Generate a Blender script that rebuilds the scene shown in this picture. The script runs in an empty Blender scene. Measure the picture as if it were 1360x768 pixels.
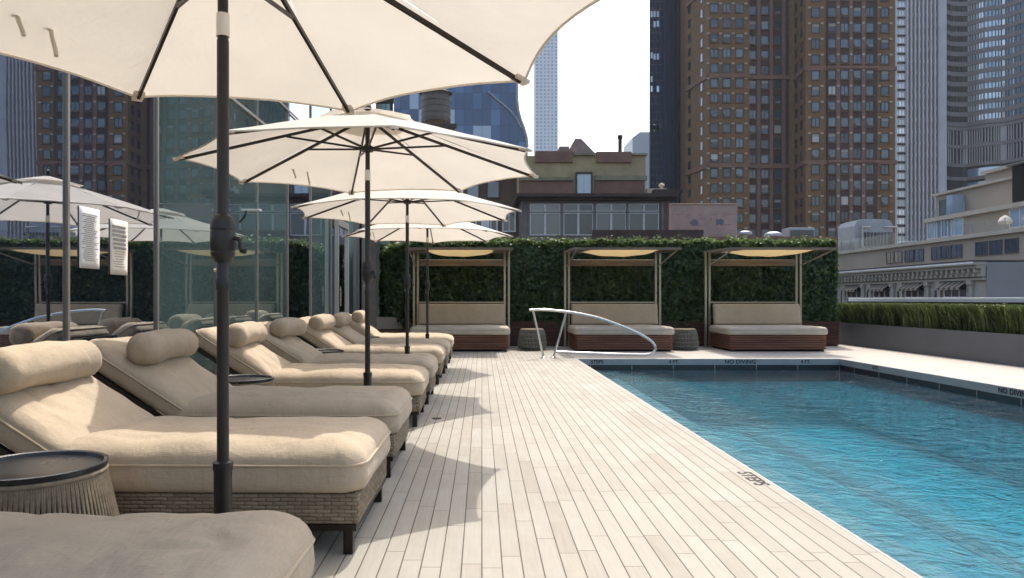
import bpy, bmesh, math, random
import numpy as np
from mathutils import Vector, Matrix, Euler, noise

random.seed(7)
RNG = np.random.default_rng(11)
R = math.radians
PI = math.pi
scene = bpy.context.scene
COL = scene.collection

# ------------------------------------------------------------------ helpers
class MB:
    """collects simple shapes and links them as ONE mesh object"""
    def __init__(s):
        s.v = []; s.f = []; s.mi = []; s.m = 0
    def add(s, vs, fs, M=None):
        b = len(s.v)
        for p in vs:
            p = Vector(p)
            s.v.append(M @ p if M is not None else p)
        for f in fs:
            s.f.append([i + b for i in f]); s.mi.append(s.m)
        return s
    def box(s, x0, x1, y0, y1, z0, z1, M=None):
        vs = [(x0,y0,z0),(x1,y0,z0),(x1,y1,z0),(x0,y1,z0),(x0,y0,z1),(x1,y0,z1),(x1,y1,z1),(x0,y1,z1)]
        fs = [(3,2,1,0),(4,5,6,7),(0,1,5,4),(1,2,6,5),(2,3,7,6),(3,0,4,7)]
        return s.add(vs, fs, M)
    def bar(s, a, b, w, h):
        """box beam from a to b, w wide, h high"""
        a = Vector(a); b = Vector(b); d = b - a; L = d.length
        q = d.to_track_quat('X', 'Z').to_matrix().to_4x4()
        return s.box(0, L, -w/2, w/2, -h/2, h/2, Matrix.Translation(a) @ q)
    def tube(s, pts, r, n=10, cap=True):
        pts = [Vector(p) for p in pts]
        rs = r if isinstance(r, (list, tuple)) else [r]*len(pts)
        rings = []
        up = None
        for i, p in enumerate(pts):
            if i == 0: t = pts[1]-p
            elif i == len(pts)-1: t = p-pts[i-1]
            else: t = (pts[i+1]-p).normalized() + (p-pts[i-1]).normalized()
            t.normalize()
            if up is None:
                up = Vector((0,0,1)) if abs(t.z) < .9 else Vector((1,0,0))
            u = t.cross(up)
            if u.length < 1e-5: u = t.orthogonal()
            u.normalize(); w = u.cross(t).normalized(); up = w
            rings.append([p + (u*math.cos(2*PI*k/n) + w*math.sin(2*PI*k/n))*rs[i] for k in range(n)])
        vs = [q for ring in rings for q in ring]; fs = []
        for i in range(len(pts)-1):
            for k in range(n):
                a = i*n+k; b = i*n+(k+1) % n
                fs.append((a, a+n, b+n, b))
        if cap:
            fs.append(tuple(range(n))); fs.append(tuple(reversed(range((len(pts)-1)*n, len(pts)*n))))
        return s.add(vs, fs)
    def lathe(s, prof, n=32, c=(0,0,0), cap=True):
        vs = []; fs = []
        for (r, z) in prof:
            for k in range(n):
                a = 2*PI*k/n
                vs.append((c[0]+r*math.cos(a), c[1]+r*math.sin(a), c[2]+z))
        for i in range(len(prof)-1):
            for k in range(n):
                a = i*n+k; b = i*n+(k+1) % n
                fs.append((a, b, b+n, a+n))
        if cap:
            fs.append(tuple(reversed(range(n)))); fs.append(tuple(range((len(prof)-1)*n, len(prof)*n)))
        return s.add(vs, fs)
    def prism(s, poly, z0, z1, M=None):
        """poly in local xy (counter-clockwise), extruded z0..z1"""
        n = len(poly)
        vs = [(p[0],p[1],z0) for p in poly] + [(p[0],p[1],z1) for p in poly]
        fs = [tuple(reversed(range(n))), tuple(range(n, 2*n))]
        for k in range(n):
            fs.append((k, (k+1) % n, (k+1) % n+n, k+n))
        return s.add(vs, fs, M)
    def xz(s, poly, y0, y1):
        """poly in x,z extruded from y0 (near) to y1 (far)"""
        n = len(poly)
        vs = [(p[0],y0,p[1]) for p in poly] + [(p[0],y1,p[1]) for p in poly]
        fs = [tuple(range(n)), tuple(reversed(range(n, 2*n)))]
        for k in range(n):
            fs.append(((k+1) % n, k, k+n, (k+1) % n+n))
        return s.add(vs, fs)
    def mesh(s, name, mats, smooth=None, bevel=0):
        me = bpy.data.meshes.new(name)
        me.from_pydata([tuple(p) for p in s.v], [], s.f)
        if mats is None: mats = []
        if not isinstance(mats, (list, tuple)): mats = [mats]
        for m in mats: me.materials.append(m)
        me.polygons.foreach_set('material_index', s.mi)
        if bevel:
            bm = bmesh.new(); bm.from_mesh(me)
            es = [e for e in bm.edges if len(e.link_faces) == 2 and e.calc_face_angle(0) > R(40)]
            bmesh.ops.bevel(bm, geom=es, offset=bevel, segments=2, affect='EDGES', profile=.5, clamp_overlap=True)
            bm.to_mesh(me); bm.free()
        if smooth:
            me.polygons.foreach_set('use_smooth', [True]*len(me.polygons))
            me.set_sharp_from_angle(angle=R(smooth))
        me.update()
        return me
    def build(s, name, mats, parent=None, smooth=None, bevel=0):
        return link(name, s.mesh(name, mats, smooth, bevel), parent)

def link(name, data, parent=None):
    o = bpy.data.objects.new(name, data); COL.objects.link(o)
    if parent is not None: child(o, parent)
    return o
def world_loc(o):
    p = Vector(o.location)
    return p if o.parent is None else p
def child(o, parent):
    o.parent = parent
    if parent.type == 'EMPTY':
        o.matrix_parent_inverse = Matrix.Translation(parent.location).inverted()
def tag(o, label, cat, group=None):
    o['label'] = label; o['category'] = cat
    if group: o['group'] = group
    return o
def thing(name, label, cat, loc=(0,0,0), group=None):
    o = bpy.data.objects.new(name, None); COL.objects.link(o)
    o.location = loc; o.empty_display_size = .2
    return tag(o, label, cat, group)
def structure(o): o['kind'] = 'structure'; return o
def stuff(o): o['kind'] = 'stuff'; return o
def copy_tree(o, parent=None):
    c = o.copy(); COL.objects.link(c)
    if parent is not None: c.parent = parent
    for ch in list(o.children): copy_tree(ch, c)
    return c
def X(px, Y): return (px-640)/950*Y
def Z(py, Y): return 1.1+(397-py)/950*Y

# ------------------------------------------------------------------ materials
class NT:
    def __init__(s, name):
        s.mat = bpy.data.materials.new(name); s.mat.use_nodes = True
        s.t = s.mat.node_tree; s.t.nodes.clear()
        s.out = s.n('ShaderNodeOutputMaterial')
    def n(s, kind, **kw):
        nd = s.t.nodes.new(kind)
        for k, v in kw.items():
            if k.startswith('i_'):
                key = k[2:]
                key = int(key) if key.isdigit() else key.replace('_', ' ')
                s.set(nd.inputs[key], v)
            else: setattr(nd, k, v)
        return nd
    def set(s, sock, v):
        if isinstance(v, bpy.types.NodeSocket): s.t.links.new(v, sock)
        elif isinstance(v, bpy.types.Node): s.t.links.new(v.outputs[0], sock)
        elif isinstance(v, tuple) and len(v) == 3 and sock.type == 'RGBA': sock.default_value = (*v, 1)
        else: sock.default_value = v
    def math(s, op, a, b=None, c=None, clamp=False):
        nd = s.n('ShaderNodeMath', operation=op, use_clamp=clamp)
        for i, v in enumerate((a, b, c)):
            if v is not None: s.set(nd.inputs[i], v)
        return nd.outputs[0]
    def mix(s, fac, a, b, blend='MIX'):
        nd = s.n('ShaderNodeMix', data_type='RGBA', blend_type=blend)
        s.set(nd.inputs[0], fac); s.set(nd.inputs[6], a); s.set(nd.inputs[7], b)
        return nd.outputs[2]
    def pos(s, kind='obj'):
        if kind == 'world': return s.n('ShaderNodeNewGeometry').outputs['Position']
        return s.n('ShaderNodeTexCoord').outputs['Object']
    def scaled(s, vec, sc):
        nd = s.n('ShaderNodeVectorMath', operation='MULTIPLY'); s.set(nd.inputs[0], vec); nd.inputs[1].default_value = sc
        return nd.outputs[0]
    def noise(s, vec, scale, detail=3, rough=.5, dist=0):
        nd = s.n('ShaderNodeTexNoise', i_Vector=vec, i_Scale=scale, i_Detail=detail, i_Roughness=rough, i_Distortion=dist)
        return nd.outputs['Fac']
    def ramp(s, fac, stops, interp='LINEAR'):
        nd = s.n('ShaderNodeValToRGB'); s.set(nd.inputs[0], fac)
        cr = nd.color_ramp; cr.interpolation = interp
        while len(cr.elements) < len(stops): cr.elements.new(.5)
        for e, (p, c) in zip(cr.elements, stops):
            e.position = p; e.color = (*c, 1) if len(c) == 3 else c
        return nd.outputs[0]
    def bump(s, h, strength, dist=.01, normal=None):
        nd = s.n('ShaderNodeBump', i_Height=h, i_Strength=strength, i_Distance=dist)
        if normal is not None: s.set(nd.inputs['Normal'], normal)
        return nd.outputs[0]
    def principled(s, color, rough=.6, metal=0, spec=.5, normal=None, **kw):
        nd = s.n('ShaderNodeBsdfPrincipled', i_Base_Color=color, i_Roughness=rough, i_Metallic=metal, i_Specular_IOR_Level=spec)
        if normal is not None: s.set(nd.inputs['Normal'], normal)
        for k, v in kw.items(): s.set(nd.inputs[k.replace('_', ' ')], v)
        return nd.outputs[0]
    def done(s, shader):
        s.t.links.new(shader, s.out.inputs[0]); return s.mat

def sc3(c, k): return tuple(min(1, x*k) for x in c)
def plain(name, col, rough=.6, metal=0, spec=.5, var=.12, scale=3, bump=0, bscale=60, coords='obj'):
    m = NT(name); p = m.pos(coords)
    f = m.noise(p, scale, 4, .6)
    c = m.ramp(f, [(.25, sc3(col, 1-var)), (.75, sc3(col, 1+var))])
    nrm = None
    if bump: nrm = m.bump(m.noise(p, bscale, 3, .6), bump, .01)
    r = m.math('ADD', m.math('MULTIPLY', f, .15), rough-.07)
    return m.done(m.principled(c, r, metal, spec, nrm))

def fabric(name, col, wrinkle=.5, var=.09):
    m = NT(name); p = m.pos()
    big = m.noise(p, 4.5, 4, .6)
    thr = m.noise(m.scaled(p, (16, 190, 190)), 1, 2, .6)
    thr2 = m.noise(m.scaled(p, (190, 16, 190)), 1, 2, .6)
    w = m.math('MULTIPLY', m.math('ADD', thr, thr2), .5)
    f = m.math('ADD', m.math('MULTIPLY', big, .45), m.math('MULTIPLY', w, .55))
    c = m.ramp(f, [(.3, sc3(col, 1-var*2)), (.7, sc3(col, 1+var*1.4))])
    wr = m.noise(m.scaled(p, (1.5, 1, 1)), 6, 3, .55, .15)
    rn = m.noise(m.scaled(p, (1, 1.4, 1)), 2.6, 2, .5, .6)
    rid = m.math('SUBTRACT', 1, m.math('MULTIPLY', m.math('ABSOLUTE', m.math('SUBTRACT', rn, .5)), 9.0), clamp=True)
    n1 = m.bump(rid, wrinkle*.35, .012, m.bump(wr, wrinkle, .03))
    n2 = m.bump(w, .5, .005, n1)
    return m.done(m.principled(c, .95, 0, .15, n2, Sheen_Weight=.15))

M = {}
M['cushion'] = fabric('oatmeal_fabric', (.51, .414, .302), .5, .08)
M['piping'] = fabric('oatmeal_piping', (.54, .43, .30), .1)
M['daybed_fabric'] = fabric('daybed_fabric', (.52, .425, .30), .25)
M['mattress_fabric'] = fabric('mattress_fabric', (.56, .49, .395), .25)
M['bronze'] = plain('dark_bronze', (.030, .024, .020), .38, .6, .5, .25, 12)
M['black'] = plain('black_plastic', (.018, .017, .018), .42, 0, .5, .2, 20)
M['steel'] = plain('brushed_steel', (.62, .60, .57), .22, 1, .5, .08, 14)
M['alu'] = plain('pale_aluminium', (.50, .475, .43), .40, .5, .5, .08, 8)
M['mullion'] = plain('champagne_mullion', (.34, .305, .26), .45, .4, .5, .1, 8)
M['bronze_post'] = plain('champagne_metal', (.40, .34, .26), .35, .75, .5, .1, 8)
M['white_paint'] = plain('white_paint', (.78, .78, .77), .5)
M['paper'] = plain('white_paper', (.80, .79, .77), .8, 0, .2, .03, 6)
M['paper_warm'] = plain('cream_paper', (.78, .72, .62), .8, 0, .2, .03, 6)
M['ink'] = plain('grey_ink', (.28, .27, .27), .8, 0, .1)
M['black_ink'] = plain('black_marking', (.045, .043, .045), .7, 0, .2)
M['rope'] = plain('grey_brown_rope', (.27, .215, .15), .9, 0, .15, .28, 40)
M['tray'] = plain('black_tray', (.022, .023, .026), .28, 0, .5, .3, 5)
M['dark'] = plain('dark_core', (.012, .011, .010), .9, 0, .1)
M['concrete'] = plain('beige_concrete', (.42, .37, .30), .85, 0, .2, .12, 2.5, .3, 50)
M['planter'] = plain('grey_planter_paint', (.112, .118, .134), .55, 0, .35, .10, 1.5, .1, 90)
M['cap'] = plain('pale_parapet', (.62, .66, .70), .5, 0, .3, .06, 2)

def canopy_mat(name, col, trans=.5):
    m = NT(name); p = m.pos()
    weave = m.noise(p, 220, 2, .5); soft = m.noise(p, 2.2, 3, .5)
    c = m.ramp(soft, [(.3, sc3(col, .95)), (.7, sc3(col, 1.03))])
    nrm = m.bump(weave, .15, .002, m.bump(m.noise(p, 3.5, 4, .55, .5), .35, .05))
    d = m.n('ShaderNodeBsdfDiffuse', i_Color=c, i_Normal=nrm)
    t = m.n('ShaderNodeBsdfTranslucent', i_Color=c, i_Normal=nrm)
    x = m.n('ShaderNodeMixShader', i_Fac=trans)
    m.t.links.new(d.outputs[0], x.inputs[1]); m.t.links.new(t.outputs[0], x.inputs[2])
    return m.done(x.outputs[0])
M['canopy'] = canopy_mat('cream_canopy', (.84, .785, .70), .31)
M['yellow'] = canopy_mat('yellow_canvas', (.56, .42, .21), .34)

def boards():
    m = NT('pale_deck_boards'); p = m.pos('world')
    sp = m.n('ShaderNodeSeparateXYZ', i_Vector=p); x = sp.outputs[0]; y = sp.outputs[1]
    W, L = .0835, .78
    u = m.math('DIVIDE', x, W); row = m.math('FLOOR', u); fx = m.math('FRACT', u)
    rn = m.n('ShaderNodeTexWhiteNoise', noise_dimensions='1D', i_W=row).outputs[0]
    v = m.math('ADD', m.math('DIVIDE', y, L), m.math('MULTIPLY', rn, 7.3))
    cell = m.math('FLOOR', v); fy = m.math('FRACT', v)
    cv = m.n('ShaderNodeCombineXYZ', i_X=row, i_Y=cell, i_Z=0.0)
    r2 = m.n('ShaderNodeTexWhiteNoise', noise_dimensions='2D', i_Vector=cv)
    rc = r2.outputs[0]
    base = m.ramp(rc, [(0, (.285, .250, .208)), (.2, (.335, .305, .268)), (.55, (.365, .338, .302)), (.85, (.325, .290, .245)), (1, (.38, .358, .33))])
    grain = m.noise(m.scaled(p, (60, 3.0, 1)), 1, 5, .65)
    blot = m.noise(p, 2.3, 5, .6)
    stain = m.noise(p, .7, 4, .6)
    c = m.mix(.35, base, m.ramp(grain, [(.3, (.27, .245, .215)), (.7, (.41, .385, .35))]))
    c = m.mix(m.math('MULTIPLY', m.ramp(blot, [(.45, (0, 0, 0)), (.75, (1, 1, 1))]), .40), c, (.43, .415, .39))
    c = m.mix(m.math('MULTIPLY', m.ramp(stain, [(.5, (0, 0, 0)), (.7, (1, 1, 1))]), .30), c, (.27, .24, .20))
    spots = m.noise(p, 26, 3, .7)
    c = m.mix(m.math('MULTIPLY', m.ramp(spots, [(.68, (0, 0, 0)), (.76, (1, 1, 1))]), .35), c, (.20, .17, .14))
    c = m.mix(1.0, c, (.985, 1.0, .965), 'MULTIPLY')
    ex = m.math('MULTIPLY', m.math('MINIMUM', fx, m.math('SUBTRACT', 1, fx)), W)
    ey = m.math('MULTIPLY', m.math('MINIMUM', fy, m.math('SUBTRACT', 1, fy)), L)
    gx = m.math('LESS_THAN', ex, .0029); gy = m.math('LESS_THAN', ey, .0030)
    c = m.mix(m.math('MULTIPLY', gy, .75), c, (0.112, 0.095, 0.077))
    c = m.mix(m.math('MULTIPLY', gx, .92), c, (0.070, 0.056, 0.045))
    h = m.math('SUBTRACT', m.math('MULTIPLY', grain, .12), m.math('MAXIMUM', gx, gy))
    h = m.math('ADD', h, m.math('MULTIPLY', rc, .25))
    return m.done(m.principled(c, .72, 0, .3, m.bump(h, .5, .004)))
M['boards'] = boards()

def paving():
    m = NT('pale_paving'); p = m.pos('world')
    b = m.n('ShaderNodeTexBrick', i_Vector=p, i_Color1=(0.420, 0.382, 0.332), i_Color2=(0.458, 0.423, 0.378), i_Mortar=(0.238, 0.210, 0.182),
            i_Scale=1.0, i_Mortar_Size=.004, i_Brick_Width=.62, i_Row_Height=.31)
    f = m.noise(p, 5, 5, .65)
    c = m.mix(.35, b.outputs[0], m.ramp(f, [(.3, (0.364, 0.329, 0.287)), (.7, (0.483, 0.455, 0.413))]))
    return m.done(m.principled(c, .75, 0, .3, m.bump(m.noise(p, 120, 2, .6), .2, .003)))
M['paving'] = paving()

def wicker():
    m = NT('woven_wicker'); p = m.pos()
    sp = m.n('ShaderNodeSeparateXYZ', i_Vector=p)
    u = m.math('ADD', sp.outputs[0], sp.outputs[1]); z = sp.outputs[2]
    wob = m.noise(p, 9, 3, .6)
    zz = m.math('ADD', m.math('DIVIDE', z, .0165), m.math('MULTIPLY', wob, .55))
    row = m.math('FLOOR', zz); fz = m.math('FRACT', zz)
    uu = m.math('ADD', m.math('DIVIDE', u, .062), m.math('ADD', m.math('MULTIPLY', row, .5), m.math('MULTIPLY', wob, .8)))
    over = m.math('ABSOLUTE', m.math('SINE', m.math('MULTIPLY', uu, PI)))
    rnd = m.math('SINE', m.math('MULTIPLY', fz, PI))
    h = m.math('MULTIPLY', m.math('POWER', over, .42), m.math('POWER', rnd, .5))
    cell = m.n('ShaderNodeCombineXYZ', i_X=m.math('FLOOR', uu), i_Y=row, i_Z=0.0)
    k = m.n('ShaderNodeTexWhiteNoise', noise_dimensions='2D', i_Vector=cell).outputs[0]
    st = m.noise(m.scaled(p, (25, 25, 500)), 1, 3, .6)
    c = m.ramp(k, [(0, (.19, .145, .095)), (.5, (.275, .215, .145)), (1, (.36, .295, .205))])
    c = m.mix(.35, c, m.ramp(st, [(.3, (.14, .105, .07)), (.7, (.36, .30, .22))]))
    c = m.mix(m.ramp(h, [(.12, (.75, .75, .75)), (.45, (0, 0, 0))]), c, (.05, .038, .027))
    return m.done(m.principled(c, .75, 0, .25, m.bump(h, .8, .008)))
M['wicker'] = wicker()

def wood(name, a, b, stretch=(2, 30, 40), rough=.55):
    m = NT(name); p = m.pos('world')
    g = m.noise(m.scaled(p, stretch), 1, 5, .6, .4); l = m.noise(m.scaled(p, (.9, 9, 14)), 1, 2, .5)
    f = m.math('ADD', m.math('MULTIPLY', g, .5), m.math('MULTIPLY', l, .5))
    c = m.ramp(f, [(.3, a), (.7, b)])
    return m.done(m.principled(c, rough, 0, .35, m.bump(g, .2, .004)))
M['ipe'] = wood('red_brown_hardwood', (.105, .040, .024), (.29, .13, .078))
M['ipe_dark'] = wood('dark_hardwood', (.045, .018, .013), (.12, .05, .034))
M['pergola'] = wood('weathered_brown_wood', (.13, .098, .07), (.26, .20, .145))

def brick(name, c1, c2, mortar, var=.25, bw=.24, rh=.08, scale=1, streak=.35):
    m = NT(name); p = m.pos('world')
    sp = m.n('ShaderNodeSeparateXYZ', i_Vector=p)
    v = m.n('ShaderNodeCombineXYZ', i_X=m.math('ADD', sp.outputs[0], sp.outputs[1]), i_Y=sp.outputs[2], i_Z=0.0)
    b = m.n('ShaderNodeTexBrick', i_Vector=v, i_Color1=c1, i_Color2=c2, i_Mortar=mortar, i_Scale=scale,
            i_Mortar_Size=.008, i_Brick_Width=bw, i_Row_Height=rh)
    f = m.noise(m.scaled(p, (.5, .5, .12)), 1, 6, .65)
    g = m.noise(p, .9, 5, .7)
    c = m.mix(streak, b.outputs[0], m.ramp(f, [(.3, sc3(c1, .6)), (.7, sc3(c2, 1.25))]))
    c = m.mix(.3, c, m.ramp(g, [(.35, sc3(c1, .75)), (.65, sc3(c2, 1.2))]))
    return m.done(m.principled(c, .88, 0, .2, m.bump(g, .3, .05)))
M['tan_brick'] = brick('tan_brick', (.185, .100, .047), (.245, .138, .064), (.22, .16, .11))
M['red_brick'] = brick('dark_red_brick', (.070, .040, .036), (.100, .056, .048), (.08, .06, .055))
M['brick_dark'] = brick('brown_brick', (.13, .085, .06), (.18, .12, .085), (.16, .13, .11))
M['old_red'] = brick('old_red_brick', (.19, .095, .07), (.26, .14, .10), (.24, .20, .17))
M['yellow_stucco'] = plain('yellow_stucco', (.40, .31, .18), .9, 0, .15, .22, 1.1, .3, 8, 'world')
M['mauve_wall'] = plain('grey_mauve_wall', (.205, .175, .165), .85, 0, .2, .22, .9, .2, 10, 'world')
M['pink_wall'] = brick('faded_pink_wall', (.33, .265, .235), (.39, .315, .28), (.36, .31, .28), bw=.8, rh=.4)
M['roof_dark'] = plain('dark_eave', (.065, .048, .044), .8, 0, .2, .3, 1)
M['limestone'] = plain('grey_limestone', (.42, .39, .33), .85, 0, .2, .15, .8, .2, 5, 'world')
M['limestone_dark'] = plain('darker_limestone', (.37, .345, .30), .9, 0, .2, .15, .5, .2, 5, 'world')  # slightly darker tone of the grey limestone
M['grey_stone'] = plain('grey_tower_stone', (.25, .235, .24), .8, 0, .25, .14, .12, 0, 5, 'world')
M['pier_stone'] = plain('pale_pier_stone', (.56, .55, .57), .75, 0, .25, .12, .2, 0, 5, 'world')
M['stucco_grey'] = plain('smooth_grey_stucco', (.29, .285, .28), .9, 0, .2, .10, .6, 0, 5, 'world')
M['beige_block'] = plain('beige_render', (.32, .28, .23), .88, 0, .2, .12, .15, 0, 5, 'world')
M['pale_tower'] = plain('hazed_concrete_tower', (.58, .67, .77), .7, 0, .3, .04, .02, 0, 5, 'world')  # distance haze painted into the concrete as pale blue
M['metal_grey'] = plain('galvanised_metal', (.33, .36, .39), .45, .5, .5, .15, 1.2, 0, 5, 'world')
M['pane_frame'] = plain('pale_window_frame', (.60, .575, .56), .6)
M['dark_frame'] = plain('dark_window_frame', (.05, .045, .045), .5)
M['accent'] = plain('pale_accent_stone', (.50, .42, .32), .8)

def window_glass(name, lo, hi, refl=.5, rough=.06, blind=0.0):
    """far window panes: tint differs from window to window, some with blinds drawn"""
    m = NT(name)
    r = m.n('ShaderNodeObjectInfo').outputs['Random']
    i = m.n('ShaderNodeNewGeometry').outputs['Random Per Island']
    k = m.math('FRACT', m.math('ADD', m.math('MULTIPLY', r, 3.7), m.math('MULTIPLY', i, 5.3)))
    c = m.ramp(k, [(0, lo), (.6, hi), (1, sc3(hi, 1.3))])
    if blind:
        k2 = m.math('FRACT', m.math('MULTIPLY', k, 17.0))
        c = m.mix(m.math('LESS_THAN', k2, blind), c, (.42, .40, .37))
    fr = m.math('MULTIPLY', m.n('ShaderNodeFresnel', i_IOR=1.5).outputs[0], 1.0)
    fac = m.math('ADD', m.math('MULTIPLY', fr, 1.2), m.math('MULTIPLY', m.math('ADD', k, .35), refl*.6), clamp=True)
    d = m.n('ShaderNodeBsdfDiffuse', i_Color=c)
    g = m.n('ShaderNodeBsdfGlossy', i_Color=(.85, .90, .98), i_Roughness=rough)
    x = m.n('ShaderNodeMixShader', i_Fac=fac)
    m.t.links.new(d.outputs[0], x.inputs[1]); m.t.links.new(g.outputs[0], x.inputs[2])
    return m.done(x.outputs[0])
M['win_brick'] = window_glass('tower_window_glass', (.012, .018, .024), (.05, .075, .095), .08, .10, .05)
M['win_bright'] = window_glass('painted_sky_glass', (.42, .48, .52), (.72, .78, .82), .5, .05)  # pale diffuse tint painted in for reflected sky
M['win_blue'] = window_glass('blue_strip_glass', (.13, .23, .35), (.27, .40, .53), .45, .05)  # diffuse tint lightened in place of sky reflections
M['win_dark'] = window_glass('dark_strip_glass', (.012, .018, .03), (.03, .04, .06), .22, .08)
M['dark_glass'] = plain('dark_opaque_glass', (.010, .013, .020), .35, 0, .3, .3, .2, 0, 5, 'world')
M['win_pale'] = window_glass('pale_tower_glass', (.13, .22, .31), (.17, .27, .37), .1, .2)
M['win_old'] = window_glass('old_window_glass', (.055, .055, .06), (.11, .105, .105), .12, .12)
M['win_door'] = window_glass('blue_door_glass', (.12, .20, .28), (.16, .25, .34), .35, .08)

def curtain_glass(name, body, refl, tint, rough=.012):
    m = NT(name); p = m.pos('world')
    body_c = m.ramp(m.noise(p, .5, 2, .5), [(.3, sc3(body, .7)), (.7, sc3(body, 1.3))])
    wav = m.bump(m.noise(p, .55, 2, .4), .06, .05)
    fr = m.n('ShaderNodeFresnel', i_IOR=1.5, i_Normal=wav).outputs[0]
    fac = m.math('ADD', m.math('MULTIPLY', fr, 1.35), refl, clamp=True)
    d = m.n('ShaderNodeBsdfDiffuse', i_Color=body_c)
    g = m.n('ShaderNodeBsdfGlossy', i_Color=tint, i_Roughness=rough, i_Normal=wav)
    x = m.n('ShaderNodeMixShader', i_Fac=fac)
    m.t.links.new(d.outputs[0], x.inputs[1]); m.t.links.new(g.outputs[0], x.inputs[2])
    return m.done(x.outputs[0])
M['glass_navy'] = curtain_glass('navy_curtain_glass', (.012, .017, .026), .54, (.84, .88, .97))
M['glass_teal'] = curtain_glass('teal_curtain_glass', (.070, .112, .112), .17, (.76, .88, .92))
M['glass_tower'] = curtain_glass('dark_blue_tower_glass', (.004, .013, .032), .02, (.09, .17, .33), .2)

def panel_glass():
    m = NT('patchwork_blue_glass'); p = m.pos('world')
    sp = m.n('ShaderNodeSeparateXYZ', i_Vector=p)
    cx = m.math('FLOOR', m.math('DIVIDE', sp.outputs[0], 1.9)); cz = m.math('FLOOR', m.math('DIVIDE', sp.outputs[2], 3.4))
    cv = m.n('ShaderNodeCombineXYZ', i_X=cx, i_Y=cz, i_Z=0.0)
    k = m.n('ShaderNodeTexWhiteNoise', noise_dimensions='2D', i_Vector=cv).outputs[0]
    c = m.ramp(k, [(0, (.045, .095, .20)), (.5, (.06, .135, .29)), (.85, (.10, .20, .37)), (.91, (.42, .52, .64))], 'CONSTANT')
    fx = m.math('FRACT', m.math('DIVIDE', sp.outputs[0], 1.9)); fz = m.math('FRACT', m.math('DIVIDE', sp.outputs[2], 3.4))
    line = m.math('MAXIMUM', m.math('LESS_THAN', fx, .05), m.math('LESS_THAN', fz, .04))
    c = m.mix(m.math('MULTIPLY', line, .6), c, (.02, .03, .06))
    return m.done(m.principled(c, .15, 0, .6))
M['panel_glass'] = panel_glass()

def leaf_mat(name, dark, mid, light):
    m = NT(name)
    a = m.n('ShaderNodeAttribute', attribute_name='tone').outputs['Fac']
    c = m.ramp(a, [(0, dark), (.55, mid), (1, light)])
    d = m.n('ShaderNodeBsdfDiffuse', i_Color=c)
    t = m.n('ShaderNodeBsdfTranslucent', i_Color=m.mix(.5, c, light))
    g = m.n('ShaderNodeBsdfGlossy', i_Color=(.5, .5, .5), i_Roughness=.42)
    x = m.n('ShaderNodeMixShader', i_Fac=.36)
    m.t.links.new(d.outputs[0], x.inputs[1]); m.t.links.new(t.outputs[0], x.inputs[2])
    y = m.n('ShaderNodeMixShader', i_Fac=.05)
    m.t.links.new(x.outputs[0], y.inputs[1]); m.t.links.new(g.outputs[0], y.inputs[2])
    return m.done(y.outputs[0])
M['ivy'] = leaf_mat('ivy_leaves', (.016, .040, .011), (.052, .105, .030), (.155, .215, .070))
M['blades'] = leaf_mat('grass_hedge_blades', (.010, .022, .006), (.045, .080, .018), (.15, .19, .062))
M['hedge_core'] = plain('hedge_branches', (.010, .018, .008), .95, 0, .05, .4, 3)

def pool_tile(name, a, b, c3):
    m = NT(name); p = m.pos('world')
    dx = m.noise(p, 1.6, 3, .6)
    v = m.n('ShaderNodeVectorMath', operation='ADD', i_0=m.scaled(p, (1, 1.5, 1)), i_1=m.n('ShaderNodeCombineXYZ', i_X=dx, i_Y=dx, i_Z=0.0).outputs[0]).outputs[0]
    f = m.noise(v, 2.6, 6, .70, .8)  # mottling paints the water's light streaks into the tile colour
    cell = m.n('ShaderNodeTexVoronoi', i_Vector=p, i_Scale=26.0).outputs['Color']
    c = m.ramp(f, [(.34, a), (.5, b), (.68, c3)])
    c = m.mix(.22, c, m.mix(.6, cell, b), 'MIX')
    return m.done(m.principled(c, .35, 0, .4))
M['pool_blue'] = pool_tile('blue_mosaic_water_light', (.004, .13, .21), (.009, .33, .44), (.11, .64, .70))
M['pool_grey'] = pool_tile('grey_step_mosaic', (.22, .24, .28), (.42, .42, .45), (.62, .58, .55))
M['pool_line'] = pool_tile('dark_lane_mosaic', (.010, .07, .12), (.016, .12, .18), (.03, .18, .25))
M['coping'] = plain('grey_coping_tile', (.36, .375, .38), .6, 0, .35, .12, 4, .15, 60)
M['coping_dark'] = plain('dark_waterline_tile', (.022, .025, .030), .35, 0, .5, .2, 6)

def water():
    m = NT('pool_water'); p = m.pos('world')
    a = m.noise(m.scaled(p, (2.6, 2.9, 1)), 1.3, 3, .6, .9)
    b = m.noise(m.scaled(p, (13, 13, 1)), 1.1, 3, .65, .8)
    h = m.math('ADD', m.math('MULTIPLY', a, .72), m.math('MULTIPLY', b, .28))
    nrm = m.bump(h, .72, .078)
    fr = m.n('ShaderNodeFresnel', i_IOR=1.21, i_Normal=nrm).outputs[0]
    tr = m.n('ShaderNodeBsdfTransparent', i_Color=(.56, .91, 1.0))
    rf = m.n('ShaderNodeBsdfRefraction', i_Color=(.56, .91, 1.0), i_IOR=1.2, i_Roughness=0.0, i_Normal=nrm)
    gl = m.n('ShaderNodeBsdfGlossy', i_Color=(1, 1, 1), i_Roughness=.02, i_Normal=nrm)
    x = m.n('ShaderNodeMixShader', i_Fac=.45)
    m.t.links.new(tr.outputs[0], x.inputs[1]); m.t.links.new(rf.outputs[0], x.inputs[2])
    y = m.n('ShaderNodeMixShader', i_Fac=fr)
    m.t.links.new(x.outputs[0], y.inputs[1]); m.t.links.new(gl.outputs[0], y.inputs[2])
    return m.done(y.outputs[0])
M['water'] = water()

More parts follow.
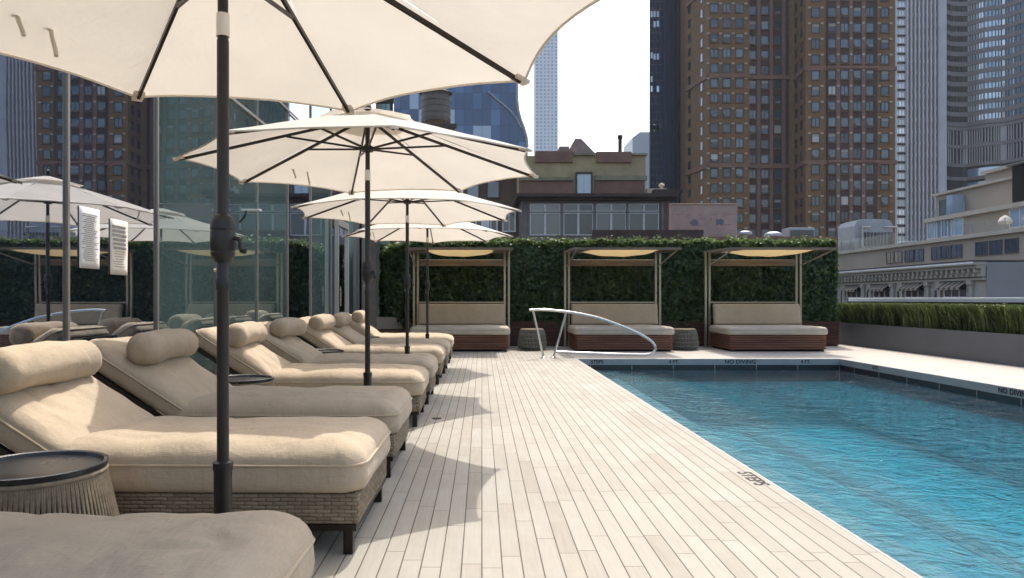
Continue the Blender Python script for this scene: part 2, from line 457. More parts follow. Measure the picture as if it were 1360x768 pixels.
def street():
    m = NT('city_ground'); p = m.pos('world')
    f = m.noise(p, .02, 5, .6)
    return m.done(m.principled(m.ramp(f, [(.3, (.045, .045, .047)), (.7, (.085, .083, .08))]), .9))
M['street'] = street()

# ------------------------------------------------------------------ camera, light, sky
cam = bpy.data.cameras.new('camera'); co = bpy.data.objects.new('camera', cam); COL.objects.link(co)
co.location = (0, 0, 1.1); co.rotation_euler = (R(90), 0, 0)
cam.sensor_width = 36; cam.lens = 36*950/1360
cam.shift_x = 40/1360; cam.shift_y = 13/1360
cam.clip_start = .05; cam.clip_end = 6000
scene.camera = co

sun_dir = Vector((.34, 1.31, 2.12)).normalized()
sl = bpy.data.lights.new('sun', 'SUN'); sl.energy = 2.05; sl.angle = R(.55); sl.color = (1, .945, .86)
so = bpy.data.objects.new('sun', sl); COL.objects.link(so)
so.rotation_euler = sun_dir.to_track_quat('Z', 'Y').to_euler(); so.location = (5, 20, 40)
w = bpy.data.worlds.new('World'); scene.world = w; w.use_nodes = True
wt = w.node_tree; bg = wt.nodes['Background']
sky = wt.nodes.new('ShaderNodeTexSky'); sky.sky_type = 'NISHITA'; sky.sun_disc = False
sky.sun_elevation = math.asin(sun_dir.z); sky.sun_rotation = math.atan2(sun_dir.x, sun_dir.y)
sky.air_density = 1.3; sky.dust_density = 5.0; sky.ozone_density = 1.0; sky.altitude = 0
wt.links.new(sky.outputs[0], bg.inputs[0]); bg.inputs[1].default_value = .15
vs = scene.view_settings
vs.view_transform = 'Standard'; vs.look = 'None'; vs.gamma = 1; vs.exposure = 1.03; vs.use_curve_mapping = False
scene.cycles.max_bounces = 8; scene.cycles.transparent_max_bounces = 12
scene.cycles.caustics_reflective = False; scene.cycles.caustics_refractive = False
scene.cycles.sample_clamp_indirect = 6
scene.cycles.use_denoising = True

# ------------------------------------------------------------------ ground, deck, pool
PXL, PXR, PYF, PYN = 1.74, 6.55, 13.1, -3.0      # pool rim
structure(MB().add([(-700,-60,-32),(700,-60,-32),(700,1000,-32),(-700,1000,-32)], [(0,1,2,3)]).build('city_ground', M['street']))
structure(MB().box(-3.3, PXL-.017, -5, 16.6, -.25, 0).build('pool_deck', M['boards']))
structure(MB().box(PXL-.0165, PXL, PYN, PYF, -.25, .001).build('deck_nosing', plain('pale_nosing', (.38, .36, .335), .6)))
pv = MB()
pv.box(PXL-.0165, 9.9, PYF+.034, 18.6, -.25, .0)
pv.box(-3.3, PXL-.017, 16.604, 18.6, -.25, .0)
pv.box(PXR+.034, 9.9, PYN, PYF+.030, -.25, .0)
structure(pv.build('terrace_paving', M['paving']))
cp = MB()
cp.box(PXL, PXR, PYF-.004, PYF+.0335, -.11, -.001)
cp.box(PXR+.002, PXR+.0335, PYN, PYF+.0325, -.11, -.0015)
structure(cp.build('pool_coping', M['coping']))
cd = MB()
cd.box(PXL+.001, PXR, PYF+.012, PYF+.02, -.42, -.112)
cd.box(PXR+.012, PXR+.02, PYN, PYF+.01, -.42, -.112)
structure(cd.build('waterline_tiles', M['coping_dark']))
jt = MB()
for k in range(7):
    xx = PXL+.25+k*.76
    if xx < PXR: jt.box(xx-.006, xx+.006, PYF+.008, PYF+.011, -.18, -.113)
for k in range(20):
    yy = PYF-.5-k*.78
    jt.box(PXR+.0085, PXR+.0115, yy-.006, yy+.006, -.18, -.113)
structure(jt.build('tile_joints', M['coping']))
bs = MB()
bs.box(PXL-.05, PXR+.06, PYN, PYF+.06, -1.35, -1.15)
bs.box(PXR+.022, PXR+.06, PYN, PYF+.06, -1.15, -.40)
bs.box(PXL, PXR+.022, PYF+.022, PYF+.06, -1.15, -.40)
structure(bs.build('pool_basin', M['pool_blue']))
st = MB()
st.box(PXL-.05, PXL-.002, PYN, PYF+.02, -1.15, -.252)
st.box(PXL-.002, PXL+.75, PYN, PYF+.02, -1.149, -.36)
st.box(PXL+.752, PXL+1.2, PYN, PYF+.02, -1.148, -.62)
st.box(PXL+1.202, PXL+1.65, PYN, PYF+.02, -1.147, -.9)
structure(st.build('pool_steps', M['pool_grey']))
ln = MB(); ln.box(4.35, 4.62, PYN, 12.2, -1.149, -1.144); structure(ln.build('lane_line', M['pool_line']))
wm = MB()
wm.add([(PXL-.001,PYN,-.18),(PXR+.013,PYN,-.18),(PXR+.013,PYF+.013,-.18),(PXL-.001,PYF+.013,-.18)], [(0,1,2,3)])
structure(wm.build('pool_water', M['water']))
structure(MB().box(-3.3, 9.9, PYN-.3, PYN-.004, -.25, .0).build('terrace_paving', M['paving']))

def text_mesh(name, body, size, mat, Mx, ext=.001, parent=None, spacing=1.0, xs=1.0):
    cu = bpy.data.curves.new(name, 'FONT'); cu.body = body; cu.size = size; cu.extrude = ext
    cu.align_x = 'CENTER'; cu.align_y = 'CENTER'; cu.space_character = spacing; cu.offset = size*(.028 if abs(Mx[2][2]) < .5 else .012)
    tmp = bpy.data.objects.new('tmp', cu); COL.objects.link(tmp)
    dg = bpy.context.evaluated_depsgraph_get()
    me = bpy.data.meshes.new_from_object(tmp.evaluated_get(dg))
    bpy.data.objects.remove(tmp)
    me.transform(Mx @ Matrix.Diagonal((xs, 1, 1, 1))); me.materials.clear(); me.materials.append(mat); me.name = name
    return link(name, me, parent)
def marking(body, size, Mx, label, xs=1.0):
    o = text_mesh('pool_marking', body, size, M['black_ink'], Mx, .0008, None, 1.05, xs)
    return tag(o, label, 'marking', 'painted markings round the pool')
deckM = Matrix.Translation((1.655, 4.38, .0015)) @ Matrix.Rotation(R(-90), 4, 'Z')
marking('STEPS', .125, deckM, 'black STEPS lettering on the pale deck boards at the pool edge', 1.0)
def farM(x): return Matrix.Translation((x, PYF-.0055, -.056)) @ Matrix.Rotation(R(90), 4, 'X')
marking('STEPS', .088, farM(X(793, PYF)), 'black STEPS lettering on the far grey coping beside the handrail')
marking('4 FT.', .088, farM(X(895, PYF)), 'black depth lettering on the far coping between STEPS and NO DIVING', 1.0)
marking('NO DIVING', .100, farM(X(983, PYF)), 'black NO DIVING lettering on the far pool coping', 1.05)
marking('4 FT.', .085, farM(X(1070, PYF)), 'black depth lettering on the far coping right of NO DIVING')
def rightM(y): return Matrix.Translation((PXR-.0035, y, -.056)) @ Matrix.Rotation(R(-90), 4, 'Z') @ Matrix.Rotation(R(90), 4, 'X')
marking('4 FT.', .085, rightM(11.9), 'black depth lettering at the far end of the right pool coping')
marking('NO DIVING', .095, rightM(8.80), 'black NO DIVING lettering on the right-hand pool coping', 1.05)
dr = thing('deck_drain', 'small round dark drain set in the boards beside a lounger foot', 'drain', (X(580,6.57), 6.57, 0))
MB().lathe([(.045, .001), (.045, .004), (.03, .005)], 18, dr.location).build('cover', M['bronze'], dr)

# ------------------------------------------------------------------ loungers
def rrect(L, W, r, n=12, nl=30, nw=20):
    """rounded rectangle points, constant count whatever the size"""
    r = max(.0005, min(r, L/2-.0002, W/2-.0002)); pts = []
    a, b = L/2-r, W/2-r
    for cx, cy, a0 in ((a, b, 0), (-a, b, 90), (-a, -b, 180), (a, -b, 270)):
        for k in range(n+1):
            t = R(a0+90*k/n); pts.append((cx+r*math.cos(t), cy+r*math.sin(t)))
        nx = {0: (-a, b, 90), 90: (-a, -b, 180), 180: (a, -b, 270), 270: (a, b, 360)}[a0]
        m = nl if a0 in (0, 180) else nw
        p0 = pts[-1]; t1 = R(a0+90); p1 = (nx[0]+r*math.cos(t1), nx[1]+r*math.sin(t1))
        for k in range(1, m):
            pts.append((p0[0]+(p1[0]-p0[0])*k/m, p0[1]+(p1[1]-p0[1])*k/m))
    return pts
def cushion(L, W, zb, zs, zt, rc=.08, edge=.14, crown=.02, seed=0, wr=.006, side=0.0):
    prof = [(.03, zb), (.008, zb+.010), (0-side*.3, zb+.03), (-side, (zb+zs)/2), (0, zs)]
    for k in range(1, 8):
        t = k/7*PI/2
        prof.append((edge*(1-math.cos(t)), zs+(zt-zs)*math.sin(t)))
    half = min(L, W)/2
    for k in range(1, 15):
        d = edge+(half-.035-edge)*k/14
        prof.append((d, zt+crown*(1-(1-k/14)**2)))
    mb = MB(); vs = []; n = None
    for (d, z) in prof:
        ring = rrect(L-2*d, W-2*d, rc-d*.6 if d < rc else .02)
        n = len(ring)
        for (x, y) in ring:
            q = Vector((x*3+seed*7.1, y*3, z*3))
            up = max(0, min(1, (z-zs)/max(1e-4, zt-zs)))
            dz = wr*noise.noise(q)*2*up + wr*.7*noise.noise(q*2.7)*up
            qf = Vector((x*2.2+y*1.5+seed*3.7, y*4.5-x*.8, seed))
            dz -= wr*1.5*max(0, 1-abs(noise.noise(qf))*7)*up*max(0, .5+noise.noise(q*.8+Vector((5, 5, 5)))*1.4)
            k = 1+.006*noise.noise(q*1.7)
            vs.append((x*k, y*k, z+dz))
    fs = []
    for i in range(len(prof)-1):
        for k in range(n):
            a = i*n+k; b = i*n+(k+1) % n
            fs.append((a, b, b+n, a+n))
    fs.append(tuple(reversed(range(n))))
    b0 = (len(prof)-1)*n                       # close the top with a strip of quads across the middle
    mids = [k for k, (x, y) in enumerate(ring) if abs(y) < 1e-7]
    r_, l_ = (max(mids, key=lambda k: ring[k][0]), min(mids, key=lambda k: ring[k][0]))
    up_ = [r_]
    while up_[-1] != l_: up_.append((up_[-1]+1) % n)
    lo_ = [r_]
    while lo_[-1] != l_: lo_.append((lo_[-1]-1) % n)
    for k in range(len(up_)-1):
        q = []
        for v in (up_[k], up_[k+1], lo_[k+1], lo_[k]):
            if b0+v not in q: q.append(b0+v)
        if len(q) > 2: fs.append(tuple(q))
    return mb.add(vs, fs)
def piping_loop(L, W, rc, z, r=.006):
    ring = rrect(L+.004, W+.004, rc); ring.append(ring[0])
    return MB().tube([(x, y, z) for x, y in ring], r, 6, False)

LW = .87
def make_lounger(label, seed):
    root = thing('sun_lounger', label, 'sun lounger', (0,0,0), 'cushioned sun loungers along the glass wall')
    # seat cushion: x -.42 .. 1.0
    c = cushion(1.42, LW, 0, .12, .215, .10, .15, .018, seed, .0085, .006)
    Mx = Matrix.Translation((.29, 0, .262))
    for i, p in enumerate(c.v): c.v[i] = Mx @ p
    seat = c.build('seat_cushion', M['cushion'], root, 70)
    pp = piping_loop(1.42, LW, .10, .122)
    for i, p in enumerate(pp.v): pp.v[i] = Mx @ p
    pp.build('piping', M['piping'], seat, 60)
    # back cushion rises to the wall
    b = cushion(.86, LW-.03, 0, .095, .165, .09, .12, .02, seed+3, .013, .004)
    Mb = Matrix.Translation((-.33, 0, .30)) @ Matrix.Rotation(R(33), 4, 'Y') @ Matrix.Translation((-.385, 0, 0))
    for i, p in enumerate(b.v): b.v[i] = Mb @ p
    back = b.build('back_cushion', M['cushion'], root, 70)
    pb = piping_loop(.86, LW-.03, .09, .097)
    for i, p in enumerate(pb.v): pb.v[i] = Mb @ p
    pb.build('piping', M['piping'], back, 60)
    # neck roll
    rl = MB(); n = 28; L = .80; rr = .105; prof = []
    prof.append((-L/2, rr*.03)); prof += [(-L/2+.075*(1-math.cos(t)), rr*(.28+.72*math.sin(t))) for t in (0, .25, .5, .8, 1.1, 1.35, PI/2)]
    for k in range(1, 15): prof.append((-L/2+.075+(L-.15)*k/15, rr))
    prof += [(L/2-.075*(1-math.cos(t)), rr*(.28+.72*math.sin(t))) for t in (PI/2, 1.35, 1.1, .8, .5, .25, 0)]; prof.append((L/2, rr*.03))
    vs_ = []; fs_ = []
    cx, cz = -.625, .792
    for (y, r) in prof:
        for k in range(n):
            a = 2*PI*k/n; q = Vector((math.cos(a)*1.2, y*6+seed*3.3, math.sin(a)*1.2))
            r2 = r*(1+.085*noise.noise(q)+.04*noise.noise(q*2.3)+.015*noise.noise(q*5))
            vs_.append((cx+r2*math.cos(a), y, cz+r2*math.sin(a)*(.96 if math.sin(a) < 0 else 1)-.014*abs(y/L*2)**2))
    for i in range(len(prof)-1):
        for k in range(n):
            a = i*n+k; b_ = i*n+(k+1) % n; fs_.append((b_, a, a+n, b_+n))
    fs_.append(tuple(range(n))); fs_.append(tuple(reversed(range((len(prof)-1)*n, len(prof)*n))))
    rl.add(vs_, fs_)
    roll = rl.build('neck_roll', M['cushion'], root, 80)
    # woven base, frame, legs
    bx = MB(); bx.box(-.90, .975, -.415, .415, .128, .262); base = bx.build('woven_base', M['wicker'], root, None, .012)
    fr = MB()
    fr.bar((-.90,-.40,.115), (.965,-.40,.115), .03, .028); fr.bar((-.90,.40,.115), (.965,.40,.115), .03, .028)
    fr.bar((.95,-.385,.115), (.95,.385,.115), .03, .028); fr.bar((-.885,-.385,.115), (-.885,.385,.115), .03, .028)
    fr.build('bottom_frame', M['bronze'], root)
    bf = MB()
    for s in (-1, 1):
        bf.bar((-.34, s*.405, .285), (-1.04, s*.405, .74), .028, .03)
    bf.bar((-1.03, -.39, .735), (-1.03, .39, .735), .03, .03)
    for k in range(5):
        t = .15+k*.17; bf.bar((-.34-.70*t, -.39, .28+.455*t), (-.34-.70*t, .39, .28+.455*t), .05, .012)
    bf.build('backrest_frame', M['bronze'], root)
    for sx in (.93, -.86):
        for sy in (-1, 1):
            lg = MB(); lg.box(sx-.021, sx+.021, sy*.395-.021, sy*.395+.021, 0, .128)
            lg.build('leg', M['bronze'], root, None, .003)
    return root
LY = [(1.34, 'nearest sun lounger, only its foot end in view at the bottom corner'),
      (3.07, 'sun lounger just behind the first parasol pole and the first side table'),
      (4.38, 'second lounger behind the first parasol pole, in front of the second side table'),
      (6.11, 'sun lounger just behind the second side table and second parasol pole'),
      (7.42, 'sun lounger between the second and third parasols, farther of that pair'),
      (9.15, 'sun lounger just behind the third side table and third parasol pole'),
      (10.46, 'sun lounger just in front of the fourth parasol pole'),
      (12.19, 'farthest sun lounger, last of the row towards the cabanas')]
protos = []
for i, (y, lab) in enumerate(LY):
    if i < 4: o = make_lounger(lab, i*5+1); protos.append(o)
    else:
        o = copy_tree(protos[i % 4]); o['label'] = lab
    o.location = (-1.5+random.uniform(-.012, .012), y+LW/2, 0)
    o.rotation_euler.z = R(random.uniform(-.9, .9))
    for ch_ in o.children:                       # every neck roll lies a little differently
        if ch_.name.startswith('neck_roll'): ch_.location = (random.uniform(-.02, .02), random.uniform(-.02, .02), random.uniform(-.008, .004)); ch_.rotation_euler = (random.uniform(-.02, .02), 0, random.uniform(-.05, .05))

# ------------------------------------------------------------------ rope side tables
def make_table(label, h, rt, rb):
    root = thing('side_table', label, 'side table', (0,0,0), 'round rope side tables')
    core = MB().lathe([(rb*.93, .02), (rt*.90, h-.03)], 40).build('drum', M['dark'], root, 40)
    rp = MB(); n = 200
    for k in range(n):
        a = 2*PI*k/n; b = a+.035*(1 if k % 2 else -1)+random.uniform(-.008, .008)
        rp.tube([(rb*math.cos(b), rb*math.sin(b), .015), ((rt+.4*(rb-rt))*math.cos((a+b)/2), (rt+.4*(rb-rt))*math.sin((a+b)/2), h*.55),
                 (rt*math.cos(a), rt*math.sin(a), h-.02)], .0050, 5)
    rp.build('rope_weave', M['rope'], root, 60)
    for r, z in ((rb, .012), (rt, h-.018)):
        MB().tube([(r*math.cos(2*PI*k/40), r*math.sin(2*PI*k/40), z) for k in range(41)], .011, 8, False).build('hoop', M['rope'], root, 60)
    ty = MB().lathe([(.02, h-.012), (rt*.98, h-.012), (rt+.008, h-.004), (rt+.010, h+.014), (rt+.002, h+.016), (rt-.006, h+.012), (rt-.012, h-.002), (.02, h-.002)], 48)
    ty.build('tray_top', M['tray'], root, 40)
    return root
t0 = make_table('round rope side table with black tray top beside the nearest lounger', .46, .245, .345)
t0.location = (-1.70, 2.71, 0)
for x, y, lab in ((-1.91, 5.66, 'black topped rope side table left of the second parasol pole'),
                  (-1.93, 8.68, 'black topped rope side table left of the third parasol pole'),
                  (-1.93, 11.72, 'farthest black topped rope table, between the last two loungers')):
    t = copy_tree(t0); t['label'] = lab; t.location = (x, y, 0); t.rotation_euler.z = random.uniform(0, 6)
def make_stool(label, loc):
    root = thing('woven_drum_table', label, 'side table', loc, 'woven drum tables between the cabanas')
    rp = MB(); n = 60; prof = [(.235, .0), (.30, .06), (.305, .16), (.265, .40), (.24, .43)]
    MB().lathe([(r*.95, z) for r, z in prof], 32).build('drum', M['dark'], root, 40)
    for k in range(n):
        a = 2*PI*k/n; rp.tube([(r*math.cos(a+.2*z), r*math.sin(a+.2*z), z) for r, z in prof], .010, 5)
    for r, z in ((.302, .09), (.305, .17), (.290, .26), (.275, .34)):
        rp.tube([(r*1.02*math.cos(2*PI*k/32), r*1.02*math.sin(2*PI*k/32), z) for k in range(33)], .011, 6, False)
    o = rp.build('rope_weave', plain('grey_green_rope', (.20, .19, .155), .9, 0, .15, .35, 30), root, 60)
    MB().lathe([(.235, .425), (.25, .43), (.25, .45), (.235, .455)], 36).build('top', M['rope'], root, 40)
    for c in root.children: c.matrix_parent_inverse = Matrix()
    return root
s0 = make_stool('grey woven drum table between the left and middle cabanas', (0,0,0)); s0.location = (1.08, 15.4, 0)
s1 = copy_tree(s0); s1['label'] = 'grey woven drum table between the middle and right cabanas'; s1.location = (4.36, 15.45, 0)

# ------------------------------------------------------------------ parasols
APEX, TIP, RAD = 2.56, 2.12, 1.385
def make_umbrella(label):
    root = thing('parasol', label, 'parasol', (0,0,0), 'cream parasols along the loungers')
    MB().lathe([(.30, .0), (.30, .018), (.285, .03), (.05, .034)], 40).build('base_plate', M['bronze'], root, 35)
    MB().lathe([(.031, .03), (.031, .50), (.034, .505), (.034, .53), (.024, .535)], 20).build('base_tube', M['black'], root, 40)
    MB().lathe([(.0205, .40), (.0205, 1.13), (.0235, 1.135), (.0235, 1.165), (.0205, 1.17), (.0205, 2.00), (.018, 2.01), (.018, 2.52)], 20).build('pole', M['black'], root, 40)
    MB().lathe([(.0225, 2.015), (.0225, 2.095)], 20).build('joint_sleeve', M['steel'], root, 40)
    cr = MB().lathe([(.020, 1.225), (.030, 1.232), (.040, 1.252), (.042, 1.262), (.0395, 1.266), (.042, 1.270), (.043, 1.335), (.0405, 1.339), (.043, 1.343), (.041, 1.365), (.033, 1.385), (.020, 1.395)], 24).build('crank_housing', M['black'], root, 35)
    ch = MB(); ch.tube([(.04, 0, 1.31), (.058, 0, 1.31), (.064, 0, 1.30), (.066, 0, 1.275), (.070, 0, 1.268), (.084, 0, 1.266)], [.008, .008, .007, .007, .010, .010], 8)
    ch.build('crank_handle', M['black'], cr, 40)
    MB().tube([(-.021, -.004, 1.20), (-.030, -.006, 1.20)], .006, 8).build('lock_pin', M['steel'], root, 40)
    MB().lathe([(.021, 2.235), (.045, 2.24), (.048, 2.275), (.030, 2.285), (.021, 2.30)], 20).build('runner', M['black'], root, 40)
    MB().lathe([(.018, 2.47), (.040, 2.475), (.042, 2.505), (.02, 2.515)], 20).build('top_hub', M['black'], root, 40)
    # canopy
    cv = MB(); nr, na = 12, 10; vs_ = []; fs_ = []; r0 = .10
    def pt(k, s, t):
        """sector k, s across 0..1, t along 0..1"""
        a0 = 2*PI*k/8; a1 = 2*PI*(k+1)/8
        scal = .062*4*s*(1-s)*t**2
        A = Vector((math.sin(a0), math.cos(a0), 0)); B = Vector((math.sin(a1), math.cos(a1), 0))
        rr = r0+(RAD-r0)*t
        p = (A*(1-s)+B*s)*rr
        q = p*(1-scal/max(.2, rr))
        z = APEX-.03-(APEX-.03-TIP)*((rr-scal*1.05-r0)/(RAD-r0)) - .012*4*s*(1-s)*math.sin(PI*min(1, t*.95))
        return (q.x, q.y, z+.006*noise.noise(Vector((q.x*3, q.y*3, k))))
    for k in range(8):
        b = len(vs_)
        for i in range(nr+1):
            for j in range(na+1): vs_.append(pt(k, j/na, i/nr))
        for i in range(nr):
            for j in range(na):
                a = b+i*(na+1)+j; fs_.append((a, a+na+1, a+na+2, a+1))
    cv.add(vs_, fs_)
    can = cv.build('canopy', M['canopy'], root, 25)
    vt = MB(); vv = [(0, 0, APEX+.02)]; ff = []
    for k in range(8):
        for s in (0, .5):
            a = 2*PI*(k+s)/8; r = .40 if s == 0 else .345
            vv.append((r*math.sin(a), r*math.cos(a), APEX+.02-(.40 if s == 0 else .36)*.30+.012))
    for k in range(16): ff.append((0, 1+k, 1+(k+1) % 16))
    vt.add(vv, ff); vt.build('vent_flap', M['canopy'], can, 20)
    hm = MB(); pk = MB()
    for k in range(8):
        pts = [Vector(pt(k, j/na, 1)) for j in range(na+1)]
        hm.tube([p+Vector((0,0,-.004)) for p in pts], .006, 5, False)
        a = 2*PI*k/8; d = Vector((math.sin(a), math.cos(a), 0)); p = d*(RAD-.02)+Vector((0,0,TIP-.008))
        pk = MB(); pk.bar(p-d*.045+Vector((0,0,.012)), p+d*.03-Vector((0,0,.006)), .05, .018); pk.build('tip_pocket', M['canopy'], can)
    hm.build('hem', M['canopy'], can, 60)
    MB().lathe([(.02, APEX), (.035, APEX+.02), (.02, APEX+.05), (.028, APEX+.065), (.012, APEX+.09)], 16).build('finial', M['black'], root, 60)
    for a, L in ((R(-70), .13), (R(-78), .09)):
        d = Vector((math.sin(a), math.cos(a), 0)); p = d*1.0+Vector((0, 0, 2.232)); e = Vector((-d.y, d.x, 0))
        prev = p; ti = MB(); pts_ = [p+Vector((0, 0, .02))]
        for k in range(1, 6):
            q = p+Vector((0,0,-L*k/5))+e*.004*math.sin(k*1.1)-d*.006*k
            prev = q; pts_.append(q)
        ti.tube(pts_, .0085, 6); ti.build('tie_strap', M['canopy'], can, 60)
    for k in range(8):
        a = 2*PI*k/8; d = Vector((math.sin(a), math.cos(a), 0))
        p0 = d*.04+Vector((0,0,APEX-.068)); p1 = d*(RAD-.03)+Vector((0,0,TIP-.012))
        rb = MB().bar(p0, p1, .014, .020).build('rib', M['bronze'], root)
        q0 = d*.042+Vector((0,0,2.262)); f = .43; q1 = p0*(1-f)+p1*f+Vector((0,0,-.008))
        MB().bar(q0, q1, .012, .014).build('strut', M['bronze'], rb)
    return root
U = [(2.50, 8, -.905, 'nearest cream parasol, its canopy filling the top of the view'),
     (5.54, 29.5, -.885, 'second cream parasol back, its whole canopy in view'),
     (8.58, 15.5, -.895, 'third cream parasol back, under the edge of the second'),
     (11.62, 0, -.885, 'farthest cream parasol, its canopy lowest in view before the hedge')]
for i, (y, rot, x, lab) in enumerate(U):
    if i == 0: uo = make_umbrella(lab); u0 = uo
    else: uo = copy_tree(u0); uo['label'] = lab
    uo.location = (x, y, 0); uo.rotation_euler.z = -R(rot)

# ------------------------------------------------------------------ cabanas (daybeds with a canopy)
def make_cabana(label):
    root = thing('cabana_daybed', label, 'daybed', (0,0,0), 'cabana daybeds in front of the ivy hedge')
    Wd, Dp = 2.02, 1.36
    cb = MB(); cb.box(.05, Wd-.05, .05, Dp-.05, .0, .335)
    base = cb.build('base', M['dark'], root)
    sl_ = MB(); zz = .045
    for k in range(6):
        z0 = zz+k*.0495; h = .037
        sl_.box(.02, Wd-.02, .0, .03, z0, z0+h); sl_.box(.02, Wd-.02, Dp-.03, Dp, z0, z0+h)
        sl_.box(0, .03, .03, Dp-.03, z0, z0+h); sl_.box(Wd-.03, Wd, .03, Dp-.03, z0, z0+h)
    sl_.build('slatted_skirt', M['ipe'], root, None, .004)
    c = cushion(2.10, 1.40, 0, .10, .165, .14, .07, .012, 2, .004, .008)
    Mx = Matrix.Translation((Wd/2, Dp/2-.02, .345))
    c.v = [Mx @ p for p in c.v]; mt = c.build('mattress', M['mattress_fabric'], root, 60)
    pp = piping_loop(2.10, 1.40, .14, .105); pp.v = [Mx @ p for p in pp.v]; pp.build('piping', M['piping'], mt, 60)
    b = cushion(1.93, .46, 0, .09, .14, .03, .04, .01, 9, .003, .004)
    Mb = Matrix.Translation((Wd/2, Dp-.10, .735)) @ Matrix.Rotation(R(79), 4, 'X')
    b.v = [Mb @ p for p in b.v]; bc = b.build('back_cushion', M['daybed_fabric'], root, 60)
    pb = piping_loop(1.93, .46, .03, .093); pb.v = [Mb @ p for p in pb.v]; pb.build('piping', M['piping'], bc, 60)
    yb = 1.40
    for x in (-.075, .012, Wd-.03, Wd+.065):
        ps = MB(); ps.box(x-.024, x+.024, yb-.03, yb+.03, .0, 2.19); ps.box(x-.05, x+.05, yb-.05, yb+.05, .0, .012)
        ps.build('post', M['bronze_post'], root, None, .003)
    zr, zf, yf = 2.17, 2.125, -.28
    fr = MB()
    fr.bar((-.10, yb+.04, zr), (Wd+.09, yb+.04, zr), .05, .06)
    fr.bar((-.10, yf, zf), (Wd+.09, yf, zf), .05, .05)
    for x in (-.075, Wd+.065): fr.bar((x, yb+.01, zr), (x, yf+.028, zf), .045, .05)
    fr.build('canopy_frame', M['pergola'], root)
    cf = MB(); nx, ny = 16, 12; vs_ = []; fs_ = []
    for i in range(ny+1):
        for j in range(nx+1):
            s = j/nx; t = i/ny
            y = yf+.03+(yb-yf-.03)*t; x = .30+(Wd-.61)*s
            z = zf+(zr-zf)*t-.004-.19*(4*t*(1-t))**.8*(4*s*(1-s))**.55*.62 - .01
            vs_.append((x, y, z+.005*math.sin(s*19)))
    for i in range(ny):
        for j in range(nx):
            a = i*(nx+1)+j; fs_.append((a, a+1, a+nx+2, a+nx+1))
    cf.add(vs_, fs_); cf.build('canopy_cloth', M['yellow'], root, 60)
    for xa, xb in ((-.05, .295), (Wd-.305, Wd+.04)):
        MB().bar(((xa+xb)/2, yf+.03, zf+.012), ((xa+xb)/2, yb, zr+.012), xb-xa, .010).build('shaded_canopy_side', M['pergola'], root)  # brown panels put the shade on the cloth's sides into colour
    rb = MB(); rb.box(.04, Wd-.06, yb-.03, yb+.04, 1.845, 1.99)
    rb.build('blind_cassette', M['pergola'], root, None, .012)
    MB().bar((.04, yb, 1.02), (Wd-.055, yb, 1.02), .04, .03).build('lower_rail', M['bronze_post'], root)
    for x in (-.03, Wd+.02):
        sg = MB(); sg.bar((x, yb-.03, 1.84), (x, yf+.03, zf-.02), .022, .026); sg.build('canopy_strut', M['alu'], root)
    ft = MB()
    for x in (.08, Wd-.08):
        for y in (.08, Dp-.08): ft.box(x-.04, x+.04, y-.04, y+.04, 0, .035)
    ft.build('foot', M['bronze'], root)
    return root
CX = [(-1.47, 'cabana daybed with yellow canopy at the left, behind the farthest parasol pole'),
      (1.97, 'middle cabana daybed with yellow canopy, behind the pool handrail'),
      (5.17, 'cabana daybed with yellow canopy at the right end of the hedge')]
for i, (x, lab) in enumerate(CX):
    if i == 0: c0 = make_cabana(lab); cb_ = c0
    else: cb_ = copy_tree(c0); cb_['label'] = lab
    cb_.location = (x, 14.9, 0)

# ------------------------------------------------------------------ pool handrail
hr = thing('pool_handrail', 'looping stainless steel handrail at the far corner of the pool', 'handrail', (1.15, 13.3, 0))
def cat(pts, n=6):
    out = []
    P = [pts[0]]+pts+[pts[-1]]
    for i in range(1, len(P)-2):
        p0, p1, p2, p3 = (Vector(P[i+k]) for k in (-1, 0, 1, 2))
        for k in range(n):
            t = k/n
            out.append(.5*((2*p1)+(-p0+p2)*t+(2*p0-5*p1+4*p2-p3)*t*t+(-p0+3*p1-3*p2+p3)*t**3))
    out.append(Vector(P[-2])); return out
def rp(px, py, Y=13.3): return (X(px, Y), Y, Z(py, Y))
loop = [rp(703, 412), rp(720, 411.5), rp(740, 413), rp(765, 416), rp(795, 422.5), rp(825, 433), rp(846, 442), rp(862, 451), rp(868.5, 457), rp(870.5, 462.5), rp(868, 467.5), rp(862, 470.5), rp(850, 471.2), rp(800, 470), rp(738, 467.5)]
MB().tube(cat(loop), .024, 12).build('rail', M['steel'], hr, 60)
for a, b in ((rp(708, 413), (X(722, 13.3), 13.3, 0)), (rp(752, 415.5), (X(735, 13.3), 13.3, 0))):
    p = MB().tube([a, b], .022, 12).build('post', M['steel'], hr, 60)
    MB().lathe([(.055, .0005), (.055, .012), (.026, .03)], 20, b).build('floor_flange', M['steel'], p, 40)

